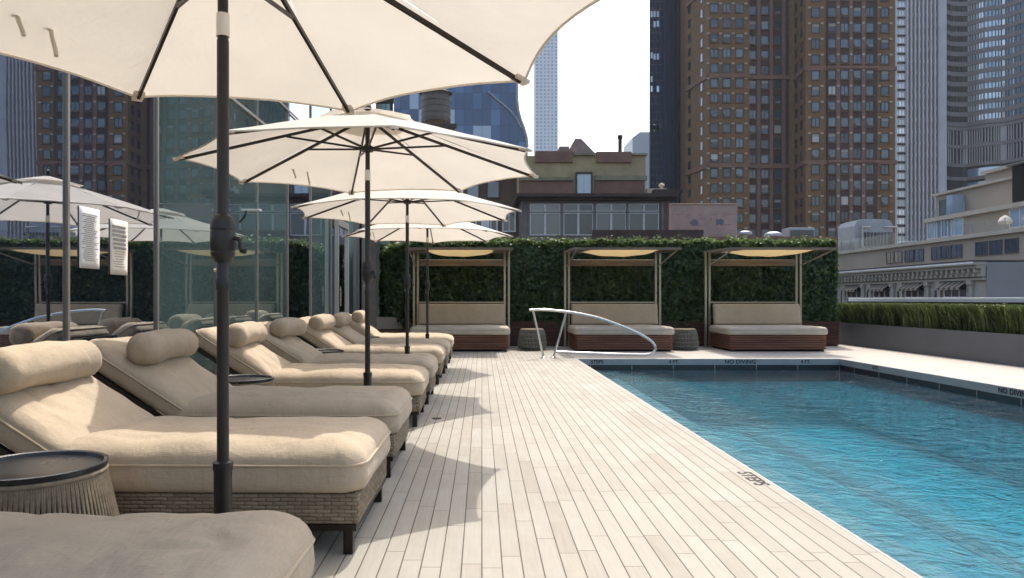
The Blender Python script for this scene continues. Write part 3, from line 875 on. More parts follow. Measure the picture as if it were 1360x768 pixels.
# ------------------------------------------------------------------ hedges and planters
def leaf_mesh(name, C, N, size, tone, mat, parent, aspect=1.6, droop=.25):
    """C centres, N outward normals (numpy), random leaf orientation about them"""
    n = len(C)
    N = N+RNG.normal(0, .55, (n, 3)); N /= np.linalg.norm(N, axis=1)[:, None]
    T = RNG.normal(0, 1, (n, 3)); T[:, 2] -= droop*3
    T -= N*(T*N).sum(1)[:, None]; T /= np.linalg.norm(T, axis=1)[:, None]
    B = np.cross(N, T); s = size*RNG.uniform(.6, 1.35, (n, 1))
    w_ = s/aspect
    fold = N*s*.18
    V = np.stack([C-T*s*.5, C+B*w_*.5+fold, C+T*s*.6, C-B*w_*.5+fold], 1).reshape(-1, 3)
    me = bpy.data.meshes.new(name)
    me.vertices.add(4*n); me.vertices.foreach_set('co', V.ravel())
    me.loops.add(4*n); me.loops.foreach_set('vertex_index', np.arange(4*n, dtype=np.int32))
    me.polygons.add(n); me.polygons.foreach_set('loop_start', np.arange(0, 4*n, 4, dtype=np.int32))
    me.polygons.foreach_set('loop_total', np.full(n, 4, dtype=np.int32))
    at = me.attributes.new('tone', 'FLOAT', 'POINT'); at.data.foreach_set('value', np.repeat(tone, 4).astype(np.float32))
    me.materials.append(mat); me.update(); me.validate()
    return link(name, me, parent)
HX0, HX1, HY0, HY1, HZ0, HZ1 = -2.42, 8.30, 16.72, 17.9, .58, 2.42
def lump(a, b, c=0): return noise.noise(Vector((a*1.3, b*1.3, c)))*.6+noise.noise(Vector((a*3.1, b*3.1, c+5)))*.4
hg = thing('ivy_hedge', 'tall dark green clipped ivy hedge behind the cabanas', 'hedge', ((HX0+HX1)/2, 17.3, 0))
C, N, Tn = [], [], []
def emit(p, nrm, t): C.append(p); N.append(nrm); Tn.append(t)
for _ in range(44000):                                   # front face
    x = random.uniform(HX0, HX1); z = HZ0-.15+random.random()*(HZ1-HZ0+.15)
    dep = lump(x, z)
    endr = max(0, (HX0+.75-x)/.75)**2*.75                # the left end curves back
    topr = max(0, (z-HZ1+.22)/.22)**2*.16
    if random.random() < max(0, (HZ0+.1-z)/.3): continue
    y = HY0+endr+topr-.15*dep+random.uniform(-.05, .13)
    if z > HZ1-.05-.35*max(0, (HX0+.6-x))**1.0: continue
    if dep < -.38 and random.random() < .6: continue
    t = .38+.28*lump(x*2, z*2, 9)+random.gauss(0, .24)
    emit((x, y, z), (0, -1, .25), t)
for _ in range(19000):                                   # top, sunlit look put into lighter leaf tones
    x = random.uniform(HX0+.1, HX1); y = random.uniform(HY0, HY1)
    z = HZ1+.12*lump(x*2, y*2, 3)+random.uniform(-.08, .05)+(random.random() < .07)*random.uniform(0, .15)-.40*max(0, HX0+.7-x)
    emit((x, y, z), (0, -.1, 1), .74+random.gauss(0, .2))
for _ in range(7000):                                    # ends
    z = random.uniform(HZ0, HZ1); y = random.uniform(HY0+.05, HY1); s = random.random() < .5
    x = (HX0+.03 if s else HX1)+.07*lump(y, z, 2)*(-1 if s else 1)+random.uniform(-.08, .02)
    if s and y < HY0+.6: continue
    emit((x, y, z), (-1 if s else 1, 0, .2), .38+random.gauss(0, .2))
leaf_mesh('foliage', np.array(C), np.array(N, float), .088, np.clip(np.array(Tn), 0, 1), M['ivy'], hg, 1.25)
hb = MB(); hb.prism([(HX0+.75, HY0+.17), (HX1-.12, HY0+.17), (HX1-.12, HY1-.05), (HX0+.18, HY1-.05), (HX0+.16, HY0+.75)], HZ0-.2, HZ1-.12)
hb.build('branches', M['hedge_core'], hg)
# bits of bare stem hanging under the leaves
sm = MB()
for k in range(70):
    x = random.uniform(HX0+.8, HX1-.2); y = HY0+random.uniform(.06, .15)
    sm = MB(); sm.tube([(x, y, .54), (x+random.uniform(-.04, .04), y-.03, .7), (x+random.uniform(-.1, .1), y, .95)], [.012, .010, .006], 5); sm.build('stem', M['hedge_core'], hg)

wp = thing('wooden_planter', 'long dark red slatted wooden planter under the ivy hedge', 'planter', (3.4, 17.2, 0))
MB().box(-1.55, 8.30, 16.68, 17.95, 0, .52).build('trough', M['dark'], wp)
ws = MB()
for k in range(7): ws.box(-1.57, 8.32, 16.648, 16.677, .02+k*.075, .02+k*.075+.066)
ws.build('slats', M['ipe_dark'], wp)
MB().box(-1.58, 8.33, 16.64, 16.80, .548, .575).build('rim', M['ipe_dark'], wp)
cpn = thing('concrete_planter', 'pale beige concrete planter under the left end of the ivy hedge', 'planter', (-2.0, 17.2, 0))
MB().prism([(-2.50, 16.95), (-1.60, 16.72), (-1.60, 17.95), (-2.50, 17.95)], 0, .66).build('trough', M['concrete'], cpn, None, .01)
sp_ = thing('timber_box', 'low red slatted timber box beside the glass wall end', 'planter', (-2.0, 16.3, 0))
MB().box(-2.35, -1.62, 16.05, 16.55, 0, .40).build('box_body', M['dark'], sp_)
ws = MB()
for k in range(5): ws.box(-2.37, -1.60, 16.02, 16.047, .01+k*.08, .01+k*.08+.07)
ws.build('slats', M['ipe_dark'], sp_)

PX = 8.70
gp = thing('grey_planter', 'long smooth grey planter wall along the right side of the pool', 'planter', (9.1, 8, 0))
pm = MB(); pm.box(PX, PX+.05, -3, 18.3, 0, .52); pm.box(PX+.75, PX+.80, -3, 18.3, 0, .52); pm.box(PX+.05, PX+.75, 18.25, 18.3, 0, .52); pm.box(PX+.05, PX+.75, -3, -2.95, 0, .52)
pm.build('wall_panels', M['planter'], gp, None, .004)
MB().box(PX+.052, PX+.748, -2.94, 18.24, .3, .47).build('soil', M['hedge_core'], gp)
gh = thing('grass_hedge', 'low clipped hedge of upright green blades in the grey planter', 'hedge', (9.1, 10, .47))
n = 46000
y = RNG.uniform(-1, 18.2, n); keep = RNG.random(n) < np.where(y < 5, .25, 1); y = y[keep]; n = len(y)
x = PX+.06+RNG.beta(.8, 1.6, n)*.66
h = .535+RNG.normal(0, .010, n)+.008*np.sin(y*5.1)+.006*np.sin(y*13.7+1); h -= .45*np.clip(RNG.random(n)-.45, 0, 1)
lean = RNG.normal(0, .05, (n, 2)); lean[:, 0] -= .03
wd = RNG.uniform(.006, .017, n); ang = RNG.uniform(0, PI, n)
bx_, by_ = np.cos(ang)*wd, np.sin(ang)*wd
z0 = np.full(n, .45)
zoff = np.clip(RNG.uniform(-.02, .30, n), 0, .3)
A = np.stack([x-bx_*.6, y-by_*.6, z0+zoff], 1); B_ = np.stack([x+bx_*.6, y+by_*.6, z0+zoff], 1)
mid = .55
C1 = np.stack([x+bx_+lean[:, 0]*.35, y+by_+lean[:, 1]*.35, z0+zoff+(h-zoff)*mid], 1); D1 = np.stack([x-bx_+lean[:, 0]*.35, y-by_+lean[:, 1]*.35, z0+zoff+(h-zoff)*mid], 1)
E1 = np.stack([x+bx_*.25+lean[:, 0], y+by_*.25+lean[:, 1], z0+h], 1); F1 = np.stack([x-bx_*.25+lean[:, 0], y-by_*.25+lean[:, 1], z0+h], 1)
V = np.stack([A, B_, C1, D1, E1, F1], 1).reshape(-1, 3)
q = np.arange(n)*6
F = np.concatenate([np.stack([q, q+1, q+2, q+3], 1), np.stack([q+3, q+2, q+4, q+5], 1)])
me = bpy.data.meshes.new('foliage'); m_ = len(F)
me.vertices.add(6*n); me.vertices.foreach_set('co', V.ravel())
me.loops.add(4*m_); me.loops.foreach_set('vertex_index', F.ravel().astype(np.int32))
me.polygons.add(m_); me.polygons.foreach_set('loop_start', np.arange(0, 4*m_, 4, dtype=np.int32)); me.polygons.foreach_set('loop_total', np.full(m_, 4, dtype=np.int32))
at = me.attributes.new('tone', 'FLOAT', 'POINT')
tn = np.clip(.45+.14*np.sin(y*2.3)+.14*np.sin(y*9.1)+.12*np.sin(y*23.0)+RNG.normal(0, .26, n), 0, 1); at.data.foreach_set('value', np.repeat(tn, 6).astype(np.float32))
me.materials.append(M['blades']); me.update(); me.validate(); link('foliage', me, gh)
MB().box(PX+.16, PX+.72, -2.9, 18.2, .472, .93).build('stem_core', M['hedge_core'], gh)
n2 = 24000
f2 = RNG.random(n2) < .22; y2 = RNG.uniform(2, 18.2, n2)
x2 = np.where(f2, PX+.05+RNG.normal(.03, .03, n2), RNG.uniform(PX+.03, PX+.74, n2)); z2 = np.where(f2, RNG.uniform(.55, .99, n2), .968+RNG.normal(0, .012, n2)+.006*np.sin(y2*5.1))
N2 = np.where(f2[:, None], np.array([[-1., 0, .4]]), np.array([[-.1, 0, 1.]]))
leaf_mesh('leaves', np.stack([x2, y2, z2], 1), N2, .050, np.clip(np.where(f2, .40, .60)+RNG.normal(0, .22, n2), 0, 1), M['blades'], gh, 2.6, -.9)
pw = thing('parapet_wall', 'pale parapet wall with flat light capping behind the grass hedge', 'wall', (9.75, 8, 0))
MB().box(9.6, 9.88, -3, 18.6, 0, 1.03).build('wall_body', M['planter'], pw)
MB().box(9.55, 9.93, -3, 18.65, 1.03, 1.12).build('capping', M['cap'], pw, None, .008)

# ------------------------------------------------------------------ glass wall of the hotel on the left
WX = -3.05
gb = thing('glass_building', 'dark mirrored glass curtain wall building behind the loungers', 'building', (WX, 8, 0))
MY = [-2.25, -.75, .75, 2.25, 3.76, 5.25, 6.70, 8.20, 9.68, 11.2, 12.72, 14.45, 15.75, 17.1, 18.2]
GT = 11.0
for i in range(len(MY)-1):
    a, b = MY[i]+.022, MY[i+1]-.022
    tilt = random.uniform(-.0035, .0035)
    pn = MB(); pn.box(WX-.03, WX, a, b, .06, GT, Matrix.Translation((0, (a+b)/2, 0)) @ Matrix.Rotation(tilt, 4, 'Z') @ Matrix.Translation((WX*0, -(a+b)/2, 0)) if False else None)
    teal = i in (6, 7, 8, 10, 12)
    pn.build('glass_pane', M['glass_teal' if teal else 'glass_navy'], gb)
for yv in MY:
    ml = MB(); ml.box(WX-.04, WX+.022, yv-.013, yv+.013, 0, GT); ml.build('mullion', M['mullion'], gb, None, .003)
MB().box(WX-.04, WX+.03, MY[0], MY[-1], 0, .058).build('sill', M['alu'], gb)
tr = MB(); tr.box(WX+.023, WX+.035, 5.27, 12.70, 3.51, 3.545); tr.build('transom', M['mullion'], gb)
tr = MB(); tr.box(WX+.023, WX+.035, 9.70, 14.4, 4.03, 4.065); tr.build('transom', M['mullion'], gb)
MB().box(WX-3, WX-.06, MY[0], 19.6, 0, GT).build('interior', M['dark'], gb)
# door leaf ajar near the far end
dl = MB(); y0, y1 = 14.52, 15.68
for a, b in (((WX+.06, y0), (WX+.14, y0+.06)), ((WX+.06, y1-.10), (WX+.14, y1))):
    dl.box(a[0], b[0], a[1], b[1], .02, 2.74)
dl.box(WX+.06, WX+.14, y0+.06, y1-.10, 2.60, 2.74); dl.box(WX+.06, WX+.14, y0+.06, y1-.10, .02, .16)
door = dl.build('door', M['alu'], gb)
MB().box(WX+.09, WX+.10, y0+.06, y1-.10, .16, 2.60).build('door_pane', M['glass_navy'], door)
MB().tube([(WX+.18, y0+.03, .95), (WX+.18, y0+.03, 1.35)], .014, 8).build('handle', M['steel'], door)
# stone pier at the corner and the short return wall
MB().box(-3.02, -2.86, 18.0, 18.3, 0, GT).build('corner_pier', M['limestone'], gb)
MB().box(-2.855, -2.42, 19.2, 19.24, 0, 6.35).build('glass_pane', M['glass_teal'], gb)
MB().box(-2.46, -2.38, 19.15, 19.19, 0, 6.40).build('mullion', M['dark_frame'], gb)
MB().box(-2.86, -2.36, 19.14, 19.26, 6.35, 6.48).build('roof_edge', M['dark_frame'], gb)

# notices and a lamp fixed to the glass
def notice(label, yc, zc, w_, h_, mat, rows, heading):
    o = thing('paper_notice', label, 'notice', (WX+.04, yc, zc), 'paper notices taped to the glass wall')
    sh = MB(); n = 8; vs_ = []; fs_ = []
    for i in range(n+1):
        for j in range(5):
            vs_.append((WX+.007+.0015*math.sin(i*.8+j), yc-w_/2+w_*j/4, zc-h_/2+h_*i/n))
    for i in range(n):
        for j in range(4):
            a = i*5+j; fs_.append((a, a+1, a+6, a+5))
    sh.add(vs_, fs_); s_ = sh.build('sheet', mat, o, 60)
    md = s_.modifiers.new('thickness', 'SOLIDIFY'); md.thickness = .002
    tx = MB(); z = zc+h_/2-.05
    for k in range(rows):
        big = k < heading; hh = .020 if big else .006
        yy = yc-w_*.42+(random.uniform(0, .25)*w_ if not big else random.uniform(0, .1)*w_)
        end = yc+w_*.42-(random.uniform(0, .25)*w_ if not big else random.uniform(0, .1)*w_)
        while yy < end:
            l = random.uniform(.010, .022) if big else random.uniform(.01, .05)
            l = min(l, end-yy+.002)
            tx.box(WX+.0105, WX+.012, yy, yy+l*.8, z-hh, z); yy += l
        z -= hh+((h_-.1)-heading*.02-(rows-heading)*.006)/rows
    tx.build('print', M['ink'], o)
    return o
notice('plain white paper notice with fine print on the dark glass, left of the cream one', 5.55, 1.57, .29, .47, M['paper'], 24, 0)
notice('cream paper notice with bold heading lines on the dark glass, right of the white one', 6.00, 1.53, .29, .46, M['paper_warm'], 13, 6)
wl = thing('wall_light', 'small white lamp head on an arm fixed to the glass wall', 'lamp', (WX, 8.9, 2.1))
MB().tube([(WX+.03, 8.9, 2.05), (WX+.10, 8.9, 2.12), (WX+.12, 8.9, 2.2)], .012, 8).build('arm', M['bronze'], wl)
MB().box(WX+.06, WX+.30, 8.86, 8.94, 2.19, 2.215).build('lamp_head', M['white_paint'], wl, None, .006)

# ------------------------------------------------------------------ city: window kit
def win_mesh(name, w_, h_, glass, frame, d=.12, fw=.10, mull=0, depth=None):
    m = MB(); m.m = 0
    m.box(-w_/2+fw, w_/2-fw, -.04, .0, -h_/2+fw, h_/2-fw)
    m.m = 1
    m.box(-w_/2, w_/2, -d, .0, h_/2-fw, h_/2); m.box(-w_/2, w_/2, -d, .0, -h_/2, -h_/2+fw)
    m.box(-w_/2, -w_/2+fw, -d, .0, -h_/2+fw, h_/2-fw); m.box(w_/2-fw, w_/2, -d, .0, -h_/2+fw, h_/2-fw)
    for k in range(mull):
        x = -w_/2+w_*(k+1)/(mull+1); m.box(x-fw*.35, x+fw*.35, -d*.7, -.04, -h_/2+fw, h_/2-fw)
    me = m.mesh(name, [glass, frame])
    return me
def place_windows(parent, me, spots, name='window', most=100):
    """spots: (x, y, z, rz) nearest/most visible first; past `most` the rest is one part"""
    pl = parent.location
    for (x, y, z, rz) in spots[:most]:
        o = bpy.data.objects.new(name, me); COL.objects.link(o); o.parent = parent
        o.location = (x-pl.x, y-pl.y, z-pl.z); o.rotation_euler.z = rz
    rest = spots[most:]
    if rest:
        n0 = len(me.vertices); co_ = np.empty(n0*3); me.vertices.foreach_get('co', co_); co_ = co_.reshape(-1, 3)
        polys = [tuple(p.vertices) for p in me.polygons]; mi = [p.material_index for p in me.polygons]
        vs_ = []; fs_ = []; ms = []
        for (x, y, z, rz) in rest:
            b = len(vs_); c, s = math.cos(rz), math.sin(rz)
            for v in co_: vs_.append((x+v[0]*c-v[1]*s, y+v[0]*s+v[1]*c, z+v[2]))
            for p, q_ in zip(polys, mi): fs_.append([i+b for i in p]); ms.append(q_)
        m2 = bpy.data.meshes.new(name); m2.from_pydata(vs_, [], fs_)
        for mm in me.materials: m2.materials.append(mm)
        m2.polygons.foreach_set('material_index', ms); m2.update()
        o = link('upper_window', m2, parent); stuff(o)

# ---- brown brick tower: two wings with a recessed bay between
YA, YB = 150.0, 143.0                       # left wing, right wing
bt = thing('brick_tower', 'tall brown brick apartment tower with two wings rising over the hedge', 'building', (X(1050, 147), 150, -32))
TOP = 105
def PA(px): return X(px, YA)
def PB(px): return X(px, YB)
wall = MB()
poly = [(X(912, 160), 160), (PA(941), YA), (PA(995.5), YA), (PA(995.5), YA+1.4), (PA(1051), YA+1.4), (X(1053, 150.5), 150.0),
        (PB(1070), YB), (PB(1189), YB), (PB(1189), 185), (X(912, 160), 185)]
wall.prism(poly, -32, TOP); wall.build('wall', M['tan_brick'], bt)
bay = MB(); bay.box(PA(996), PA(1050.5), YA+1.15, YA+1.38, -32, TOP); bay.build('bay_panel', M['red_brick'], bt)
bay = MB(); bay.box(PB(1097), PB(1164), YB-.30, YB-.02, -32, TOP); bay.build('bay_panel', M['red_brick'], bt)
zA = [Z(11+19.9*k, YA) for k in range(-9, 17)]; zB = [Z(16.7+20.85*k, YB) for k in range(-9, 16)]
spots = []
angL = math.atan2(160-YA, X(912, 160)-PA(941)); aL = math.atan2(-(160-YA), PA(941)-X(912, 160))
def onL(t): return (X(912, 160)+(PA(941)-X(912, 160))*t, 160+(YA-160)*t)
p0, p1 = Vector((X(1053, 150.5), 150.0)), Vector((PB(1070), YB)); aR = math.atan2(p1.y-p0.y, p1.x-p0.x)
for z in zA:
    for px in (948.5, 965, 982): spots.append((PA(px), YA-.003, z, 0))
    for px in (1001.8, 1018.5, 1035.5): spots.append((PA(px), YA+1.147, z, 0))
for z in zB:
    spots.append((PB(1083), YB-.003, z, 0))
    for px in (1103.8, 1120.5, 1137.2, 1154): spots.append((PB(px), YB-.303, z, 0))
    spots.append((PB(1175), YB-.003, z, 0))
lo, hi = Z(335, 145), Z(-5, 145)
spots.sort(key=lambda s: (0 if lo < s[2] < hi else 1, abs(s[2]-Z(90, 145))))
wv_ = [win_mesh('window', 1.66, 1.88, M['win_brick'], M['dark_frame'], .14, .13, 0), win_mesh('window', 1.66, 1.88, M['win_brick'], M['dark_frame'], .14, .13, 1)]
bl_ = MB(); bl_.m = 0; bl_.box(-.70, .70, -.04, 0, -.81, .25); bl_.m = 1
bl_.box(-.83, .83, -.14, 0, .81, .94); bl_.box(-.83, .83, -.14, 0, -.94, -.81); bl_.box(-.83, -.70, -.14, 0, -.81, .81); bl_.box(.70, .83, -.14, 0, -.81, .81)
bl_.m = 2; bl_.box(-.70, .70, -.05, 0, .252, .81)
wv_.append(bl_.mesh('window', [M['win_brick'], M['dark_frame'], plain('window_blind', (.33, .32, .30), .8)]))
acu = MB(); acu.m = 0; acu.box(-.70, .70, -.04, 0, -.30, .81); acu.m = 1
acu.box(-.83, .83, -.14, 0, .81, .94); acu.box(-.83, .83, -.14, 0, -.94, -.81); acu.box(-.83, -.70, -.14, 0, -.81, .81); acu.box(.70, .83, -.14, 0, -.81, .81)
acu.m = 1; acu.box(-.70, .70, -.08, 0, -.81, -.302); acu.m = 2; acu.box(-.5, .5, -.30, -.082, -.76, -.36)
wv_.append(acu.mesh('window', [M['win_brick'], M['dark_frame'], plain('window_cooler', (.20, .20, .20), .6)]))
for q_ in (0, 1, 2, 3):
    pick = [s_ for i_, s_ in enumerate(spots) if (i_*7919+i_//3*31) % 11 in ((0, 1, 2, 3), (4, 5, 6), (7, 8), (9, 10))[q_]]
    n_ = (36, 28, 19, 17)[q_]
    place_windows(bt, wv_[q_], pick, 'window', n_)
sl_ = MB()
for (x_, y_, z_, r_) in spots: sl_.box(x_-.95, x_+.95, y_-.24, y_-.001, z_-1.10, z_-.945)
stuff(sl_.build('window_sills', M['brick_dark'], bt))
side = []
nL = Vector((math.sin(aL), -math.cos(aL)))
for z in zA:
    for t in (.14, .70):
        x_, y_ = onL(t); side.append((x_+nL.x*.01, y_+nL.y*.01, z, aL))
nR = Vector((math.sin(aR), -math.cos(aR)))
for z in zB:
    for t in (.22, .68):
        q_ = p0+(p1-p0)*t; side.append((q_.x+nR.x*.01, q_.y+nR.y*.01, z, aR))
side.sort(key=lambda s: (0 if lo < s[2] < hi else 1, s[2]))
place_windows(bt, win_mesh('side_window', 1.25, 1.95, M['win_dark'], M['dark_frame'], .10, .10), side, 'side_window')
acc = MB()
for z in zA:
    for px in (940.5, 956.8, 973.5, 990.5): acc.box(PA(px)-.28, PA(px)+.28, YA-.16, YA-.002, z+.80, z+1.12)
    for px in (1010, 1027, 1043.5): acc.box(PA(px)-.22, PA(px)+.22, YA+1.05, YA+1.147, z+.75, z+1.08)
for z in zB:
    for px in (1075, 1091.5, 1167.5, 1183): acc.box(PB(px)-.28, PB(px)+.28, YB-.16, YB-.002, z+.8, z+1.12)
    for px in (1112, 1129, 1145.5): acc.box(PB(px)-.22, PB(px)+.22, YB-.45, YB-.303, z+.75, z+1.1)
stuff(acc.build('accent_stones', M['accent'], bt))
pil = MB()
for px in (1010.2, 1027, 1043.5): pil.box(PA(px)-.38, PA(px)+.38, YA+1.0, YA+1.148, -32, TOP)
for px in (1112, 1129, 1145.6): pil.box(PB(px)-.38, PB(px)+.38, YB-.42, YB-.302, -32, TOP)
stuff(pil.build('bay_piers', M['old_red'], bt))
for py in (101, 220, -18):
    z = Z(py, YA); b = MB(); b.box(PA(941), PA(995.4), YA-.30, YA-.004, z-.45, z+.45); b.box(PA(995.6), PA(1051), YA+.75, YA+1.142, z-.4, z+.4)
    b.bar((onL(0)[0]+nL.x*.15, onL(0)[1]+nL.y*.15, z), (onL(.99)[0]+nL.x*.15, onL(.99)[1]+nL.y*.15, z), .3, .9); b.build('string_course', M['old_red'], bt)
for py in (91, 215.5, -34):
    z = Z(py, YB); b = MB(); b.box(PB(1070), PB(1190), YB-.36, YB-.004, z-.5, z+.35); b.box(PB(1097), PB(1164), YB-.70, YB-.364, z-.2, z+.34)
    a_ = p0+nR*.15; c_ = p1+nR*.15; b.bar((a_.x, a_.y, z), (c_.x, c_.y, z), .3, .85); b.build('string_course', M['old_red'], bt)

# ---- dark blue glass tower left of it
dt = thing('dark_glass_tower', 'slim dark navy glass tower left of the brick tower', 'building', (X(887, 170), 170, -32))
YD = 165.0
MB().prism([(X(862.5, YD), YD), (X(920, YD), YD), (X(920, YD), YD+30), (X(864, YD+30), YD+30)], -32, 130).build('glass_wall', M['glass_tower'], dt)
fb = MB()
for k in range(34):
    z = Z(275-k*10.5, YD); fb.box(X(863, YD), X(880, YD), YD-.12, YD-.003, z-.14, z+.14)
stuff(fb.build('floor_bands', plain('navy_spandrel', (.009, .016, .032), .5), dt))
for px in (863.3, 867, 871, 876, 882, 888, 894, 900, 906):
    MB().box(X(px, YD)-.10, X(px, YD)+.10, YD-.30, YD-.125, -32, 130).build('mullion', plain('navy_mullion', (.008, .014, .030), .5), dt)
me = win_mesh('painted_glint_panel', .55, 1.4, M['win_bright'], M['dark_frame'], .05, .02)  # pale panes painted as reflections on the dark glass
sp = []
for py in (20, 33, 75, 106, 118, 170, 252-82):
    for px in (865.2, 869.2, 873.5):
        if random.random() < .8: sp.append((X(px, YD), YD-.13, Z(py+random.uniform(-1, 1), YD), 0))
place_windows(dt, me, sp, 'bright_window')

# ---- pale gridded tower far away
YG = 900.0
pt_ = thing('pale_grid_tower', 'very tall slender pale tower with square grid of windows', 'building', (X(726, YG), YG+14, -32))
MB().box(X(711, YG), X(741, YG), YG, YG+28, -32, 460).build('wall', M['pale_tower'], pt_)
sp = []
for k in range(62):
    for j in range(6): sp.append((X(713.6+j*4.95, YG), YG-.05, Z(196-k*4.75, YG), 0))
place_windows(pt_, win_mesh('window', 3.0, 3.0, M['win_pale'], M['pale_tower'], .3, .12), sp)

# ---- blue patchwork glass building with a bulging corner
YP = 150.0
bgb = thing('blue_glass_building', 'blue patchwork glass building with a bulging corner behind the parasols', 'building', (X(610, YP), YP+8, -32))
prof = [(523, 560), (701, 560), (701, 195), (699.5, 182), (696, 170), (691.5, 158), (688.5, 146), (687, 130), (686.5, 30), (523, 30)]
MB().xz([(X(a, YP), Z(b, YP)) for a, b in prof], YP, YP+22).build('glass_wall', M['panel_glass'], bgb)
sb = MB(); arc = [(648, 122), (658, 131), (668, 139), (678, 148), (686, 158), (692, 170)]
sb.tube([(X(a, YP), YP-.15, Z(b, YP)) for a, b in arc], .22, 6); sb.build('arched_rib', M['metal_grey'], bgb)
eg = MB(); eg.tube([(X(a, YP)-.05, YP-.1, Z(b, YP)) for a, b in prof[2:9]], .3, 6); eg.build('edge_trim', M['metal_grey'], bgb)

# ---- small distant glass block
yq = 320.0
sgb = thing('small_glass_block', 'small distant pale grey block with a sloped top beside the navy tower', 'building', (X(851, yq), yq, -32))
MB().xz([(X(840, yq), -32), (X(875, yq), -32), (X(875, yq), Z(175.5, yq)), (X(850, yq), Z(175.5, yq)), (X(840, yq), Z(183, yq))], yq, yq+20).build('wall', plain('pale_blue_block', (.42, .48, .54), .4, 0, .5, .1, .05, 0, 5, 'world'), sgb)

# ---- water tank and the dark building under it
yw = 100.0
db = thing('dark_roof_building', 'dark flat roofed building below the water tank, mostly behind parasols', 'building', (X(560, yw), yw, -32))
MB().box(X(505, yw), X(606, yw), yw-4, yw+10, -32, Z(176, yw)).build('wall', M['brick_dark'], db)
MB().box(X(503, yw), X(608, yw), yw-4.2, yw-4.004, Z(180, yw), Z(174, yw)).build('roof_edge', M['roof_dark'], db)
wtk = thing('water_tank', 'round dark wooden rooftop water tank in front of the blue glass', 'water tank', (X(579, yw), yw, Z(176, yw)))
cx = X(579, yw); zb = Z(163, yw); rt_ = 2.05
wood_t = wood('tank_staves', (.09, .075, .062), (.17, .145, .12), (8, 8, .6))
MB().lathe([(rt_, zb), (rt_*1.0, zb+1.9), (rt_*.97, Z(125, yw))], 28, (cx, yw, 0)).build('tank', wood_t, wtk, 40)
hp = MB()
for k in range(5):
    z = zb+.3+k*.85; hp.tube([(cx+(rt_+.02)*math.cos(2*PI*i/28), yw+(rt_+.02)*math.sin(2*PI*i/28), z) for i in range(29)], .03, 5, False)
hp.build('hoops', M['dark_frame'], wtk, 60)
MB().lathe([(rt_*1.12, Z(125, yw)), (rt_*.5, Z(118, yw)), (.05, Z(113, yw))], 28, (cx, yw, 0)).build('roof', M['brick_dark'], wtk, 40)
for sx in (-1, 1):
    for sy in (-1, 1): MB().bar((cx+sx*1.4, yw+sy*1.4, Z(176, yw)), (cx+sx*1.35, yw+sy*1.35, zb), .25, .25).build('leg', M['dark_frame'], wtk)

# ---- dark brown house behind the parasols
yh = 60.0
bh = thing('brown_house', 'dark brown brick house glimpsed under the parasol edges', 'building', (X(620, yh), yh, -32))
MB().box(X(430, yh), X(692, yh), yh, yh+10, -32, Z(206, yh)).build('wall', M['brick_dark'], bh)
MB().box(X(428, yh), X(694, yh), yh-.5, yh-.004, Z(228, yh), Z(221, yh)).build('eave', M['roof_dark'], bh)
sp = [(X(px, yh), yh-.01, Z(295, yh), 0) for px in (606, 632, 652, 676)]
place_windows(bh, win_mesh('window', 1.15, 1.7, M['win_old'], M['white_paint'], .12, .12, 1), sp)
MB().box(X(640, yh), X(650, yh), yh-.15, yh-.12, Z(312, yh), Z(286, yh)).build('shutter', M['white_paint'], bh)
sp = [(X(px, yh), yh-.01, Z(252, yh), 0) for px in (600, 628, 655)]
place_windows(bh, win_mesh('upper_window', 1.1, 1.5, M['win_dark'], M['dark_frame'], .12, .1), sp, 'upper_window')

# ---- old yellow and brick rooftop building in the centre
yo = 55.0
ob = thing('old_rooftop_building', 'old building with yellow stucco attic, brick band and four wide windows', 'building', (X(790, yo), yo+4, -32))
def bx(m, px0, px1, py0, py1, y0, y1):      # pixel sized slab at the depth of this facade
    return m.box(X(px0, yo), X(px1, yo), y0, y1, Z(py1, yo), Z(py0, yo))
MB().box(X(693, yo), X(887, yo), yo, yo+9, -32, Z(262.5, yo)).build('lower_wall', M['mauve_wall'], ob)
e = MB(); bx(e, 686, 897, 259, 263.5, yo-.9, yo+9); bx(e, 689, 893, 263.6, 267, yo-.5, yo-.004); e.build('eave', M['roof_dark'], ob)
a = MB(); bx(a, 690, 861, 204, 258.9, yo+.9, yo+8); a.build('attic_wall', M['yellow_stucco'], ob)
for q_ in ((690, 764), (792, 859)): b = MB(); bx(b, *q_, 238, 258.8, yo+.80, yo+.896); b.build('brick_band', M['old_red'], ob)
for q_ in ((712, 762.5, 198, 213), (794.5, 841.5, 199, 213.5)): b = MB(); bx(b, *q_, yo+.72, yo+1.3); b.build('brick_parapet', M['old_red'], ob)
ledge_m = plain('mossy_ledge', (.25, .22, .15), .9, 0, .2, .3, 2)
for q_ in ((690, 763, 233.5, 237.8, yo+.65, yo+.896), (792, 862, 231.5, 237.5, yo+.65, yo+.896), (764, 793, 200.5, 203.8, yo+.7, yo+8), (842, 863, 201, 203.8, yo+.7, yo+8)): b = MB(); bx(b, *q_); b.build('ledge', ledge_m, ob)
d_ = MB(); bx(d_, 766.5, 789, 226, 229, yo+.74, yo+.894); bx(d_, 766.5, 768.5, 229, 258.7, yo+.74, yo+.894); bx(d_, 787, 789, 229, 258.7, yo+.74, yo+.894)
dd = d_.build('door', M['dark_frame'], ob)
p_ = MB(); bx(p_, 768.6, 786.9, 229.1, 258.7, yo+.82, yo+.86); p_.build('door_pane', M['win_door'], dd)
m_ = MB(); bx(m_, 777.2, 778.2, 229.1, 258.7, yo+.79, yo+.818); m_.build('door_rail', M['pane_frame'], dd)
